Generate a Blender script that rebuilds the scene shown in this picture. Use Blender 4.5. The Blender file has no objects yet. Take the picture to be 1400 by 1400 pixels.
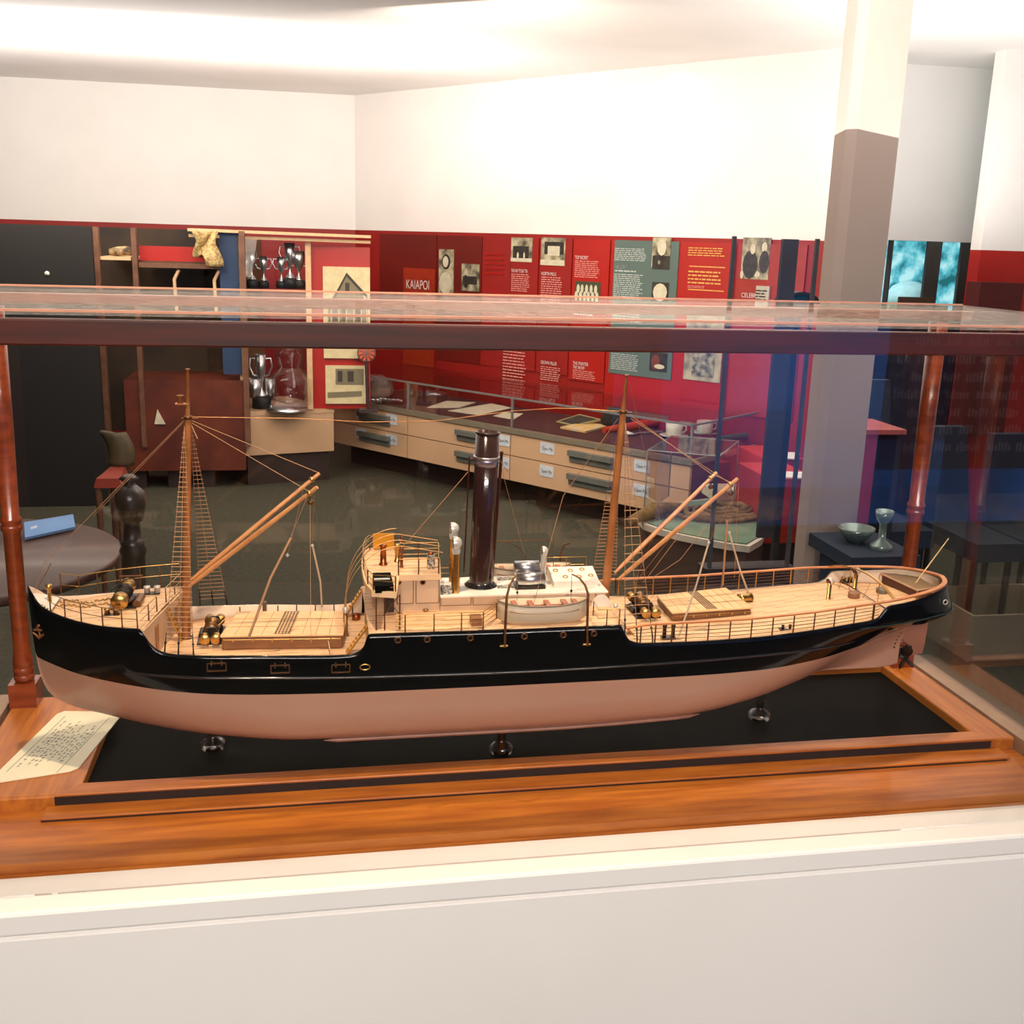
import bpy, math, random
import numpy as np
from mathutils import Vector, Matrix
random.seed(7)
SC = bpy.context.scene
COL = SC.collection
# ---------------------------------------------------------------- camera
FPX = 1475.6
PITCH, YAW, ROLL = 0.2448, 0.1881, 0.0299
CAM = np.array([0.4206, -1.5810, 0.6811])
def axes():
    cy, sy = math.cos(YAW), math.sin(YAW)
    fwd = np.array([sy*math.cos(PITCH), cy*math.cos(PITCH), -math.sin(PITCH)])
    right = np.array([cy, -sy, 0.0]); up = np.cross(right, fwd)
    r2 = right*math.cos(ROLL) + up*math.sin(ROLL)
    u2 = -right*math.sin(ROLL) + up*math.cos(ROLL)
    return r2, u2, fwd
AX, AY, AZ = axes()
cd = bpy.data.cameras.new('camera'); cam = bpy.data.objects.new('camera', cd); COL.objects.link(cam)
cd.sensor_width = 36; cd.lens = FPX/1400*36; cd.clip_start = .01; cd.clip_end = 100
M = Matrix.Identity(4)
for i in range(3):
    M[i][0], M[i][1], M[i][2], M[i][3] = AX[i], AY[i], -AZ[i], CAM[i]
cam.matrix_world = M
SC.camera = cam
def ray(x, y): return AZ + AX*(x-700)/FPX - AY*(y-700)/FPX
def atY(x, y, Y):
    d = ray(x, y); return tuple(CAM + d*(Y-CAM[1])/d[1])
def atZ(x, y, Z):
    d = ray(x, y); return tuple(CAM + d*(Z-CAM[2])/d[2])
def atP(x, y, p0, u):          # vertical plane through p0 along plan direction u -> (t, z)
    d = ray(x, y)
    A = np.array([[d[0], -u[0]], [d[1], -u[1]]]); s, t = np.linalg.solve(A, np.array(p0)-CAM[:2])
    return float(t), float(CAM[2]+d[2]*s)
# ---------------------------------------------------------------- world, lights, exposure
SC.view_settings.view_transform = 'Standard'; SC.view_settings.look = 'None'
SC.view_settings.gamma = 1; SC.view_settings.use_curve_mapping = False
SC.view_settings.exposure = 0.0
SC.cycles.transparent_max_bounces = 40
SC.cycles.max_bounces = 8
SC.cycles.caustics_reflective = False; SC.cycles.caustics_refractive = False
SC.cycles.sample_clamp_indirect = 4
FLOOR = -0.95
CEIL = 1.75
w = bpy.data.worlds.new('world'); SC.world = w; w.use_nodes = True
w.node_tree.nodes['Background'].inputs[0].default_value = (1.0, .82, .68, 1)
w.node_tree.nodes['Background'].inputs[1].default_value = .22
def light(name, kind, loc, target, energy, color, size=.1, size_y=None, spot=None, blend=.3):
    ld = bpy.data.lights.new(name, kind); ld.energy = energy; ld.color = color
    if kind == 'AREA':
        ld.shape = 'RECTANGLE'; ld.size = size; ld.size_y = size_y or size
    else: ld.shadow_soft_size = size
    if kind == 'SPOT': ld.spot_size = math.radians(spot); ld.spot_blend = blend
    o = bpy.data.objects.new(name, ld); COL.objects.link(o); o.location = loc
    o.rotation_euler = (Vector(target)-Vector(loc)).to_track_quat('-Z', 'Y').to_euler()
    return o
WARM = (1, .78, .55)
light('ceiling_spot', 'SPOT', (.35, -.55, 1.68), (.4, -.2, 0), 85, WARM, .02, spot=70, blend=.6)
light('ceiling_spot', 'SPOT', (1.2, -.05, 1.68), (1.05, -.22, 0), 80, WARM, .02, spot=70, blend=.6)
light('ceiling_spot', 'SPOT', (.1, -2.6, 1.6), (.7, -.2, .1), 62, WARM, .03, spot=40, blend=.5)
light('room_lamp', 'AREA', (.4, 3.6, 1.7), (.4, 3.6, 0), 34, (1, .84, .68), 4.5, 3.0)
light('room_lamp', 'AREA', (2.6, 1.8, 1.7), (2.6, 1.9, 0), 12, (1, .84, .7), 2.0, 2.0)
light('added_uplight', 'AREA', (-.8, 5.2, 1.0), (-.8, 5.6, 3), 58, (1, .95, .9), 4.5, .5)  # added uplights, only to whiten the ceiling and upper walls
light('added_uplight', 'AREA', (2.9, 2.6, 1.0), (3.2, 2.9, 3), 42, (1, .95, .9), 1.2, 3)
light('added_uplight', 'AREA', (.4, 1.6, 1.15), (.4, 1.7, 3), 46, (1, .95, .9), 3.5, 1)
light('plinth_fill_light', 'AREA', (.6, -3.4, 1.65), (.6, -.6, -.3), 112, (1, .94, .88), 2.2, .5)  # added fill behind the viewer, brightens the plinth front
light('panel_fill_light', 'SPOT', (3.2, -3.3, 1.6), (3.8, -4.9, .2), 160, (1, .86, .8), .05, spot=75, blend=.6)  # added light so the lettered panel shows in the case glass
light('garden_daylight', 'AREA', (3.2, 5.2, 1.4), (3.2, 5.5, -.3), 40, (.75, .95, 1), 1.4, .4)
light('wall_washer', 'AREA', (1.1, 3.6, 1.0), (2.2, 5.2, .6), 32, (1, .85, .7), .9, 1.4)
light('wall_washer', 'AREA', (-.9, 4.4, 1.3), (-.7, 7.0, .5), 30, (1, .85, .7), 1.8, .4)
# ---------------------------------------------------------------- materials
def lin(c):
    return tuple(((v/255)/12.92 if v/255 <= .04045 else ((v/255+.055)/1.055)**2.4) for v in c)
MATS = {}
def mat(name, rgb, rough=.5, metal=0, rgb2=None, scale=30, stretch=(1,1,1), bump=0, emit=0, coat=0, detail=4):
    if name in MATS: return MATS[name]
    m = bpy.data.materials.new(name); m.use_nodes = True; nt = m.node_tree; b = nt.nodes['Principled BSDF']
    b.inputs['Roughness'].default_value = rough; b.inputs['Metallic'].default_value = metal
    b.inputs['Coat Weight'].default_value = coat; b.inputs['Coat Roughness'].default_value = .08
    c1 = lin(rgb)+(1,)
    tc = nt.nodes.new('ShaderNodeTexCoord'); mp = nt.nodes.new('ShaderNodeMapping'); nz = nt.nodes.new('ShaderNodeTexNoise')
    mp.inputs['Scale'].default_value = stretch; nz.inputs['Scale'].default_value = scale; nz.inputs['Detail'].default_value = detail
    nt.links.new(tc.outputs['Object'], mp.inputs[0]); nt.links.new(mp.outputs[0], nz.inputs['Vector'])
    c2 = lin(rgb2)+(1,) if rgb2 else tuple(v*.86 for v in c1[:3])+(1,)
    rp = nt.nodes.new('ShaderNodeValToRGB'); rp.color_ramp.elements[0].position = .35; rp.color_ramp.elements[1].position = .65
    rp.color_ramp.elements[0].color = c1; rp.color_ramp.elements[1].color = c2
    nt.links.new(nz.outputs[0], rp.inputs[0]); nt.links.new(rp.outputs[0], b.inputs['Base Color'])
    if bump:
        bp = nt.nodes.new('ShaderNodeBump'); bp.inputs['Strength'].default_value = bump; bp.inputs['Distance'].default_value = .002
        nt.links.new(nz.outputs[0], bp.inputs['Height']); nt.links.new(bp.outputs[0], b.inputs['Normal'])
    if emit:
        nt.links.new(rp.outputs[0], b.inputs['Emission Color']); b.inputs['Emission Strength'].default_value = emit
    MATS[name] = m; return m
def glass(name, tint=(1,1,1), cap=.5, gain=1.0, dust=0):
    m = bpy.data.materials.new(name); m.use_nodes = True; nt = m.node_tree
    for n in list(nt.nodes):
        if n.type != 'OUTPUT_MATERIAL': nt.nodes.remove(n)
    out = [n for n in nt.nodes if n.type == 'OUTPUT_MATERIAL'][0]
    tr = nt.nodes.new('ShaderNodeBsdfTransparent'); tr.inputs[0].default_value = tint+(1,)
    gl = nt.nodes.new('ShaderNodeBsdfGlossy'); gl.inputs['Roughness'].default_value = .01
    fr = nt.nodes.new('ShaderNodeFresnel'); fr.inputs[0].default_value = 1.42
    mu = nt.nodes.new('ShaderNodeMath'); mu.operation = 'MULTIPLY'; mu.inputs[1].default_value = gain
    mi = nt.nodes.new('ShaderNodeMath'); mi.operation = 'MINIMUM'; mi.inputs[1].default_value = cap
    mx = nt.nodes.new('ShaderNodeMixShader')
    nt.links.new(fr.outputs[0], mu.inputs[0]); nt.links.new(mu.outputs[0], mi.inputs[0]); nt.links.new(mi.outputs[0], mx.inputs[0])
    nt.links.new(tr.outputs[0], mx.inputs[1]); nt.links.new(gl.outputs[0], mx.inputs[2])
    last = mx
    if dust:
        df = nt.nodes.new('ShaderNodeBsdfDiffuse'); df.inputs[0].default_value = (.75,.68,.62,1)
        tc = nt.nodes.new('ShaderNodeTexCoord'); nz = nt.nodes.new('ShaderNodeTexNoise'); nz.inputs['Scale'].default_value = 90; nz.inputs['Detail'].default_value = 6
        rp = nt.nodes.new('ShaderNodeMapRange'); rp.inputs[1].default_value = .45; rp.inputs[2].default_value = .75; rp.inputs[3].default_value = dust*.3; rp.inputs[4].default_value = dust*2.2
        nt.links.new(tc.outputs['Object'], nz.inputs['Vector']); nt.links.new(nz.outputs[0], rp.inputs[0])
        m2 = nt.nodes.new('ShaderNodeMixShader'); nt.links.new(rp.outputs[0], m2.inputs[0]); nt.links.new(mx.outputs[0], m2.inputs[1]); nt.links.new(df.outputs[0], m2.inputs[2]); last = m2
    nt.links.new(last.outputs[0], out.inputs[0]); return m
def deckmat(name, rgb, line, pitch, axis=1, cross=.09):
    m = mat(name, rgb, .55, rgb2=tuple(int(v*.93) for v in rgb), scale=60, stretch=(.15,1,1))
    nt = m.node_tree; b = nt.nodes['Principled BSDF']; src = b.inputs['Base Color'].links[0].from_socket
    tc = nt.nodes.new('ShaderNodeTexCoord'); sp = nt.nodes.new('ShaderNodeSeparateXYZ'); nt.links.new(tc.outputs['Object'], sp.inputs[0])
    def M2(op, a, bv):
        n = nt.nodes.new('ShaderNodeMath'); n.operation = op; nt.links.new(a, n.inputs[0]) if not isinstance(a, float) else None
        if isinstance(bv, float): n.inputs[1].default_value = bv
        else: nt.links.new(bv, n.inputs[1])
        return n.outputs[0]
    fy = M2('FRACT', M2('MULTIPLY', sp.outputs[axis], 1/pitch), 0.0)
    ln = M2('LESS_THAN', fy, .13)
    fx = M2('FRACT', M2('ADD', M2('MULTIPLY', sp.outputs[0], 1/cross), M2('MULTIPLY', M2('FLOOR', M2('MULTIPLY', sp.outputs[axis], 1/pitch), 0.0), .37)), 0.0)
    on = M2('LESS_THAN', fx, .45)
    k = M2('MULTIPLY', ln, on)
    mx = nt.nodes.new('ShaderNodeMixRGB'); mx.inputs[2].default_value = lin(line)+(1,)
    nt.links.new(k, mx.inputs[0]); nt.links.new(src, mx.inputs[1]); nt.links.new(mx.outputs[0], b.inputs['Base Color'])
    return m
WOOD = mat('case_mahogany', (148,66,30), .3, rgb2=(118,48,20), scale=18, stretch=(.5,5,5), coat=.4)
WOODX = mat('base_mahogany', (190,112,36), .42, rgb2=(158,84,26), scale=14, stretch=(.6,7,5), coat=.1)
WOODY = mat('border_mahogany', (194,116,40), .42, rgb2=(164,90,28), scale=14, stretch=(7,.6,5), coat=.1)
WOODD = mat('dark_rail_mahogany', (84,24,9), .45, rgb2=(56,15,6), scale=18, stretch=(.3,5,5), coat=.3)
VELV = mat('black_base_panel', (12,9,7), .6, rgb2=(17,12,8), scale=10); VELV.node_tree.nodes['Principled BSDF'].inputs['Specular IOR Level'].default_value = .03
BLACK = mat('hull_black_paint', (5,5,7), .1, rgb2=(7,7,9), coat=.15); BLACK.node_tree.nodes['Principled BSDF'].inputs['Specular IOR Level'].default_value = .3
SALMON = mat('hull_salmon_paint', (180,138,115), .32, rgb2=(178,134,112), scale=8, coat=.15)
STRAKE = mat('strake_black_gloss', (34,32,34), .12, coat=.8)
DECK = deckmat('planked_deck', (232,188,142), (112,76,46), .0085)
HATCH = mat('hatch_boards', (228,186,138), .65, rgb2=(218,174,124), scale=50)
HATCHS = mat('hatch_coaming', (132,86,50), .5, rgb2=(116,74,44), scale=40)
CREAM = mat('cream_bulwark_paint', (222,194,166), .5)
CREAMH = mat('house_cream_paint', (205,172,140), .5)
WHITE = mat('white_boat_paint', (238,228,212), .45)
BRASS = mat('brass', (208,168,104), .3, 1, rgb2=(186,142,80), scale=120)
BRASSD = mat('aged_brass_stanchion', (128,84,48), .4, .7, rgb2=(104,66,38), scale=200)
RAILW = mat('rail_cap_wood', (205,132,78), .4, rgb2=(186,112,62), scale=40)
SPAR = mat('spar_varnish', (212,148,92), .35, rgb2=(190,126,74), scale=40, coat=.3)
MAST = mat('mast_varnish', (176,110,60), .35, rgb2=(150,90,46), scale=30, coat=.4)
ROPE = mat('rope_fibre', (196,150,108), .8)
ROPED = mat('ratline_cord', (166,120,86), .8)
ROPEL = mat('pale_tackle_rope', (205,180,150), .8)
SILVER = mat('polished_steel', (205,205,208), .3, 1)
GUN = mat('dark_iron', (40,36,34), .35, .6, rgb2=(60,50,40), scale=150)
FUNN = mat('funnel_dark_maroon', (44,26,26), .18, rgb2=(52,30,28), scale=20, coat=.6)
COWL = mat('white_cowl_enamel', (214,208,198), .3, .3)
MAROON = mat('cowl_mouth_maroon', (110,52,40), .5)
GRAT = mat('grating_lattice', (70,64,60), .6, rgb2=(190,180,165), scale=420, detail=0)
BROWN = mat('brown_deckhouse_shade', (120,84,56), .55)
GLASSF = glass('case_glass', cap=.45, gain=.9)
GLASST = glass('case_top_glass', cap=.13, gain=1, dust=.1)
GLASSV = glass('vitrine_glass', cap=.35, gain=.7)
# ---------------------------------------------------------------- mesh builder
class B:
    def __init__(s): s.v = []; s.f = []; s.sm = []; s.mi = []
    def add(s, vs, fs, smooth=False, mi=0):
        o = len(s.v); s.v += [tuple(map(float, p)) for p in vs]
        for f in fs: s.f.append(tuple(i+o for i in f)); s.sm.append(smooth); s.mi.append(mi)
        return s
    def box(s, x0, x1, y0, y1, z0, z1, mi=0):
        return s.prism([(x0,y0),(x1,y0),(x1,y1),(x0,y1)], z0, z1, mi=mi)
    def prism(s, poly, z0, z1, top=None, mi=0):
        n = len(poly); top = top or poly
        a = sum(poly[i][0]*poly[(i+1)%n][1]-poly[(i+1)%n][0]*poly[i][1] for i in range(n))
        if a < 0: poly = poly[::-1]; top = top[::-1]
        vs = [(x,y,z0) for x,y in poly]+[(x,y,z1) for x,y in top]
        fs = [tuple(range(n))[::-1], tuple(range(n, 2*n))]+[(i,(i+1)%n,n+(i+1)%n,n+i) for i in range(n)]
        return s.add(vs, fs, mi=mi)
    def hexa(s, p, mi=0):   # 8 corners, bottom loop then top loop
        return s.add(p, [(3,2,1,0),(4,5,6,7),(0,1,5,4),(1,2,6,5),(2,3,7,6),(3,0,4,7)], mi=mi)
    def slab(s, quad, n, t, mi=0):   # planar quad thickened by t along -n
        n = Vector(n).normalized(); q = [Vector(p) for p in quad]
        return s.hexa([tuple(p-n*t) for p in q]+[tuple(p) for p in q], mi)
    def tube(s, pts, r, n=8, mi=0):
        P = [Vector(p) for p in pts]; R = r if isinstance(r, (list, tuple)) else [r]*len(P)
        vs = []; fs = []; up = None
        for i, p in enumerate(P):
            d = (P[min(i+1, len(P)-1)]-P[max(i-1, 0)]).normalized()
            if up is None: up = Vector((0,0,1)) if abs(d.z) < .9 else Vector((0,1,0))
            a = d.cross(up).normalized(); b = a.cross(d).normalized(); up = b
            for k in range(n):
                t = 2*math.pi*k/n; vs.append(p+(a*math.cos(t)+b*math.sin(t))*R[i])
        for i in range(len(P)-1):
            for k in range(n): fs.append((i*n+k, i*n+(k+1)%n, (i+1)*n+(k+1)%n, (i+1)*n+k))
        s.add(vs, fs, True, mi)
        m = (len(P)-1)*n
        s.add(vs[:n], [tuple(range(n))], False, mi); s.add(vs[m:], [tuple(range(n))[::-1]], False, mi)
        return s
    def lathe(s, prof, c, n=20, axis=(0,0,1), mi=0):
        ax = Vector(axis).normalized(); h = Vector((1,0,0)) if abs(ax.x) < .9 else Vector((0,1,0))
        a = ax.cross(h).normalized(); b = ax.cross(a); c = Vector(c); vs = []; fs = []
        for r, z in prof:
            for k in range(n):
                t = 2*math.pi*k/n; vs.append(c+ax*z+(a*math.cos(t)+b*math.sin(t))*max(r, 1e-5))
        for i in range(len(prof)-1):
            for k in range(n): fs.append((i*n+k, i*n+(k+1)%n, (i+1)*n+(k+1)%n, (i+1)*n+k))
        return s.add(vs, fs, True, mi)
    def grid(s, rows, smooth=True, mi=0, flip=False):
        n = len(rows[0]); vs = [p for r in rows for p in r]; fs = []
        for i in range(len(rows)-1):
            for j in range(n-1):
                f = (i*n+j, i*n+j+1, (i+1)*n+j+1, (i+1)*n+j); fs.append(f[::-1] if flip else f)
        return s.add(vs, fs, smooth, mi)
    def obj(s, name, m, parent=None, keep=True):
        me = bpy.data.meshes.new(name); me.from_pydata(s.v, [], s.f)
        for i, p in enumerate(me.polygons): p.use_smooth = s.sm[i]; p.material_index = s.mi[i]
        for x in (m if isinstance(m, (list, tuple)) else [m]): me.materials.append(x)
        me.update(); o = bpy.data.objects.new(name, me); COL.objects.link(o)
        if parent:
            o.parent = parent
            if keep: o.matrix_parent_inverse = Matrix.Translation(-WL(parent))
        return o
def WL(o):
    v = Vector(o.location)
    while o.parent: v = v+Vector(o.parent.location)+o.matrix_parent_inverse.translation; o = o.parent
    return v
def thing(name, label, cat, loc=(0,0,0), group=None):
    o = bpy.data.objects.new(name, None); COL.objects.link(o); o.location = loc; o.empty_display_size = .05
    o['label'] = label; o['category'] = cat
    if group: o['group'] = group
    return o
def tag(o, label, cat, group=None):
    o['label'] = label; o['category'] = cat
    if group: o['group'] = group
    return o
def struct(name, b, m, parent=None):
    o = b.obj(name, m, parent)
    if not parent: o['kind'] = 'structure'
    return o
def setloc(o, loc):
    o.location = loc
    for ch in o.children: ch.matrix_parent_inverse = Matrix.Translation(-Vector(loc))
def dup(root, loc, label, rz=0, scale=None):
    r = root.copy(); COL.objects.link(r); r.location = loc; r['label'] = label; r.rotation_euler = (0,0,rz)
    if scale: r.scale = (scale,)*3
    for ch in list(root.children):
        c = ch.copy(); COL.objects.link(c); c.parent = r
        for g in ch.children:
            d = g.copy(); COL.objects.link(d); d.parent = c
    return r
def text(s, name, p, ux, uz, h, m, parent, align='LEFT', ext=0, width=None):
    """flat lettering standing at p, running along ux with up uz, cap height h"""
    cu = bpy.data.curves.new(name, 'FONT'); cu.body = s; cu.size = h*1.4; cu.align_x = align; cu.extrude = ext
    cu.materials.append(m); o = bpy.data.objects.new(name, cu); COL.objects.link(o)
    ux = Vector(ux).normalized(); uz = Vector(uz).normalized(); nn = ux.cross(uz)
    k = 1
    if width:
        bpy.context.view_layer.update(); k = width/max(o.dimensions.x, 1e-6)
    Mx = Matrix((( ux.x*k, uz.x, nn.x, p[0]), (ux.y*k, uz.y, nn.y, p[1]), (ux.z*k, uz.z, nn.z, p[2]), (0,0,0,1)))
    o.matrix_world = Mx
    bpy.context.view_layer.update()
    me = bpy.data.meshes.new_from_object(o.evaluated_get(bpy.context.evaluated_depsgraph_get())); me.transform(Mx); bpy.data.objects.remove(o); bpy.data.curves.remove(cu)
    o = bpy.data.objects.new(name, me); COL.objects.link(o)
    if parent: o.parent = parent; o.matrix_parent_inverse = Matrix.Translation(-WL(parent))
    return o
def interp(x, xs, ys): return float(np.interp(x, xs, ys))
# ================================================================ room shell
REDW = mat('red_gallery_wall', (150,20,12), .55, rgb2=(142,18,11), scale=3)
REDP = mat('red_panel_print', (172,24,12), .45, rgb2=(166,22,12), scale=3)
REDD = mat('deep_red_print', (112,22,12), .45, rgb2=(100,20,11), scale=3)
ORNG = mat('orange_print', (168,50,20), .45)
TEAL = mat('teal_print', (92,112,106), .45, rgb2=(88,108,102), scale=3)
PLAST = mat('white_wall_paint', (244,240,236), .7, rgb2=(240,236,232), scale=3)
CARP = mat('grey_green_carpet', (64,62,44), .9, rgb2=(48,47,33), scale=40, bump=.3)
DARKW = mat('dark_wall_paint', (22,19,18), .6)
FRAMEW = mat('showcase_frame_wood', (120,80,58), .5, rgb2=(98,64,46), scale=20)
LEDGE = mat('pale_cornice_wood', (222,184,140), .5)
CABN = mat('cream_cabinet_laminate', (206,168,132), .5, rgb2=(200,162,126), scale=3)
KICK = mat('dark_kick_plinth', (50,34,28), .6)
INK = mat('white_lettering', (236,226,222), .6)
PINKINK = mat('pale_body_lettering', (226,150,140), .6)
TEALINK = mat('pale_teal_lettering', (196,206,200), .6)
YEL = mat('yellow_lettering', (226,170,90), .6)
BLK = mat('black_ink', (24,22,22), .6)
PHO = mat('sepia_photo_paper', (196,188,156), .5, rgb2=(80,72,56), scale=14)
PHOD = mat('dark_photo_tone', (38,34,30), .5, rgb2=(58,52,44), scale=30)
PHOL = mat('light_photo_tone', (214,208,180), .5)
struct('floor', B().box(-4.5, 6, -5.2, 9.2, FLOOR-.1, FLOOR), CARP)
struct('ceiling', B().box(-4.5, 6, -5.2, 9.2, CEIL, CEIL+.1), PLAST)
EYE = .74
# red wall behind the drawers runs obliquely, parallel to them
U = (.6204, -.7843); N = (.7843, .6204)
P1 = (.5822, 6.3407)
W0 = (P1[0]+N[0]*.82-U[0]*.35, P1[1]+N[1]*.82-U[1]*.35)       # left end of the oblique wall
def wp(t, z, off=0): return (W0[0]+U[0]*t-N[0]*off, W0[1]+U[1]*t-N[1]*off, z)
def wq(px, py): return atP(px, py, W0, U)
Lw = 3.82
b = B(); b.hexa([wp(-.4,FLOOR), wp(Lw,FLOOR), wp(Lw,FLOOR,-.12), wp(-.4,FLOOR,-.12), wp(-.4,EYE), wp(Lw,EYE), wp(Lw,EYE,-.12), wp(-.4,EYE,-.12)])
struct('wall_oblique', b, REDW)
b = B(); b.hexa([wp(-.4,EYE), wp(Lw,EYE), wp(Lw,EYE,-.12), wp(-.4,EYE,-.12), wp(-.4,CEIL), wp(Lw,CEIL), wp(Lw,CEIL,-.12), wp(-.4,CEIL,-.12)])
struct('wall_oblique_upper', b, PLAST)
YB = 7.4
struct('wall_back', B().box(-4.5, 6, YB, YB+.15, FLOOR, EYE), REDW)
struct('wall_back_upper', B().box(-4.5, 6, YB, YB+.15, EYE, CEIL), PLAST)
struct('wall_left', B().box(-4.5, -4.4, -5.2, YB, FLOOR, CEIL), DARKW)
struct('wall_right', B().box(5.9, 6, -5.2, YB, FLOOR, CEIL), PLAST)
# wall behind the viewer: dark, with a wide window that lets in blue daylight
MAUV = mat('dark_mauve_wall', (82,50,50), .7, rgb2=(60,40,42), scale=1.2)
struct('wall_front', B().box(-4.5, 6, -5.2, -5.1, FLOOR, CEIL), MAUV)
DAYB = mat('blue_daylight_outside', (28,66,120), .9, rgb2=(14,36,72), scale=1.3, emit=6.5)
b = B(); b.box(2.3, 5.8, -5.08, -5.06, -.9, 1.3); wf = struct('window_1', b, DAYB)
b = B()
for x in (2.25, 5.75): b.box(x, x+.07, -5.06, -5.0, -.9, 1.35)
b.box(2.25, 5.8, -5.06, -5.0, 1.28, 1.35); b.box(2.25, 5.8, -5.06, -5.0, -.95, -.88); b.obj('window_frame', DARKW, wf)
# lettered panel standing in front of the wall behind the viewer, seen mirrored in the case glass
YM = -4.97; VY = 2*-.46-YM
pa = atY(1222, 440, VY); pc = atY(1440, 640, VY)
ip = thing('information_panel', 'mauve quotation panel behind the viewer, mirrored faintly in the case glass', 'poster', ((pa[0]+pc[0])/2, YM, FLOOR))
B().box(pa[0], pc[0], YM-.02, YM, pc[2], pa[2]+.1).obj('panel', mat('mauve_panel', (92,50,66), .7), ip)
bb = B()
for i in range(8):
    z = pa[2]-.02-(pa[2]-pc[2])*i/8.3; x = pa[0]+.05+(.1 if i%2 else 0)
    while x < pc[0]-.05:
        l = random.uniform(.06, .16); k = 0
        while k < l: bb.box(x+k, x+k+.012, YM, YM+.004, z-.012*random.random(), z+.03+.02*random.random()); k += .022
        x += l+.05
bb.obj('lettering', mat('panel_lettering', (200,184,190), .7), ip)
# ---- posters on the oblique wall
def poster(label, px0, py0, px1, py1, m, ztop=None, off=.012, name='wall_poster', cat='poster', group=None, zbot=None):
    t0, z1 = wq(px0, (py0+py1)/2); t1, _ = wq(px1, (py0+py1)/2)
    zt = ztop if ztop is not None else wq((px0+px1)/2, py0)[1]
    zb = zbot if zbot is not None else wq((px0+px1)/2, py1)[1]
    o = thing(name, label, cat, wp((t0+t1)/2, zb, off/2), group)
    bb = B(); bb.hexa([wp(t0,zb,off), wp(t1,zb,off), wp(t1,zb,0.001), wp(t0,zb,0.001), wp(t0,zt,off), wp(t1,zt,off), wp(t1,zt,.001), wp(t0,zt,.001)])
    bb.obj('printed_panel', m, o); return o
UX = (U[0], U[1], 0)
def ppatch(o, px0, py0, px1, py1, m, name='photograph', off=.014, deco=None):
    t0, z1 = wq(px0, py0); t1, _ = wq(px1, py0); _, z0 = wq((px0+px1)/2, py1); _, z1 = wq((px0+px1)/2, py0)
    bb = B(); bb.hexa([wp(t0,z0,off), wp(t1,z0,off), wp(t1,z0,.008), wp(t0,z0,.008), wp(t0,z1,off), wp(t1,z1,off), wp(t1,z1,.008), wp(t0,z1,.008)])
    ms = [m]
    if deco:
        ms += [x for x in deco[1]]
        for (a, c, d, e, k) in deco[0]:   # fractions of the photo: ellipses / boxes as raised ink
            ta, tb = t0+(t1-t0)*a, t0+(t1-t0)*d; za, zb = z1-(z1-z0)*c, z1-(z1-z0)*e
            n = 12; cx, cz, rx, rz = (ta+tb)/2, (za+zb)/2, (tb-ta)/2, (za-zb)/2
            if k < 0: pts = [(ta,zb),(tb,zb),(tb,za),(ta,za)]; kk = -k
            else: pts = [(cx+rx*math.cos(6.2832*i/n), cz+rz*math.sin(6.2832*i/n)) for i in range(n)]; kk = k
            bb.add([wp(x, z, off+.0008*(1+len(bb.v)%7)) for x, z in pts], [tuple(range(len(pts)))], mi=kk)
    return bb.obj(name, ms, o)
def plines(o, px0, px1, py0, py1, n, m, name='body_text', off=.0145, hh=.45, rag=.12):
    t0, z1 = wq(px0, py0); t1, _ = wq(px1, py0); _, z0 = wq(px0, py1); bb = B()
    dz = (z1-z0)/n
    for i in range(n):
        z = z1-dz*(i+hh); x = t0; end = t1-(t1-t0)*random.uniform(0, rag)
        while x < end-.004:
            wl = random.uniform(.012, .05); e = min(x+wl, end)
            bb.add([wp(x, z, off), wp(e, z, off), wp(e, z+dz*.42, off), wp(x, z+dz*.42, off)], [(0,1,2,3)]); x = e+.006
    return bb.obj(name, m, o)
def head(o, s, px0, px1, py, m=None, h=None):
    t0, z = wq(px0, py); t1, _ = wq(px1, py)
    hh = h or abs(wq(px0, py-5.2)[1]-z)
    return text(s, 'heading', wp(t0, z, .016), UX, (0,0,1), hh*.9, m or INK, o, width=t1-t0)
ZT = .715
p = poster('maroon panel in the room corner behind the glass cases', 520, 330, 552, 405, REDD, ztop=ZT, off=.006, zbot=.1)
p = poster('deep red wall panel with the orange title square', 552, 330, 597, 500, REDD, ztop=ZT, off=.008, zbot=-.13)
ppatch(p, 553, 367, 596, 500, ORNG, 'title_square', .011)
t, z = wq(556, 394); head(p, 'KAIAPOI', 557, 588, 394, INK, h=abs(wq(556, 380)[1]-z))
p = poster('dark red wall panel with a portrait of a woman and a small sepia photograph', 598, 330, 658, 520, REDD, ztop=ZT, off=.007, zbot=-.2)
ppatch(p, 602, 341, 622, 402, PHO, deco=([(.2,.1,.8,.45,1),(.3,.15,.7,.4,2),(.05,.5,.95,1,2)], [PHOD, PHOL]))
ppatch(p, 633, 361, 657, 398, PHO, deco=([(.1,.45,.9,.75,-1),(.15,.4,.4,.9,1)], [PHOD]))
p = poster('bright red wall panel with faint line drawing of a car', 659, 330, 697, 520, REDW, ztop=ZT, off=.007, zbot=-.2)
plines(p, 665, 692, 345, 378, 5, REDP, 'line_drawing')
p = poster('red text panel with a house photograph, first left of the pair', 698, 330, 735, 520, REDW, ztop=ZT, off=.012, zbot=-.2)
ppatch(p, 701, 325, 730, 358, PHO, deco=([(.1,.35,.85,.85,-1),(.3,.6,.4,.9,2),(.6,.6,.68,.9,2),(0,.85,1,1,-2)], [PHOD, PHOL]))
head(p, 'THE WAY TO EAT TIN', 701, 723, 372); plines(p, 701, 727, 374, 399, 9, PINKINK); plines(p, 701, 727, 408, 425, 5, PINKINK)
plines(p, 690, 722, 470, 520, 12, PINKINK)
p = poster('red text panel with a photograph of a weatherboard cottage', 737, 330, 780, 520, REDW, ztop=ZT, off=.010, zbot=-.2)
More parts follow.
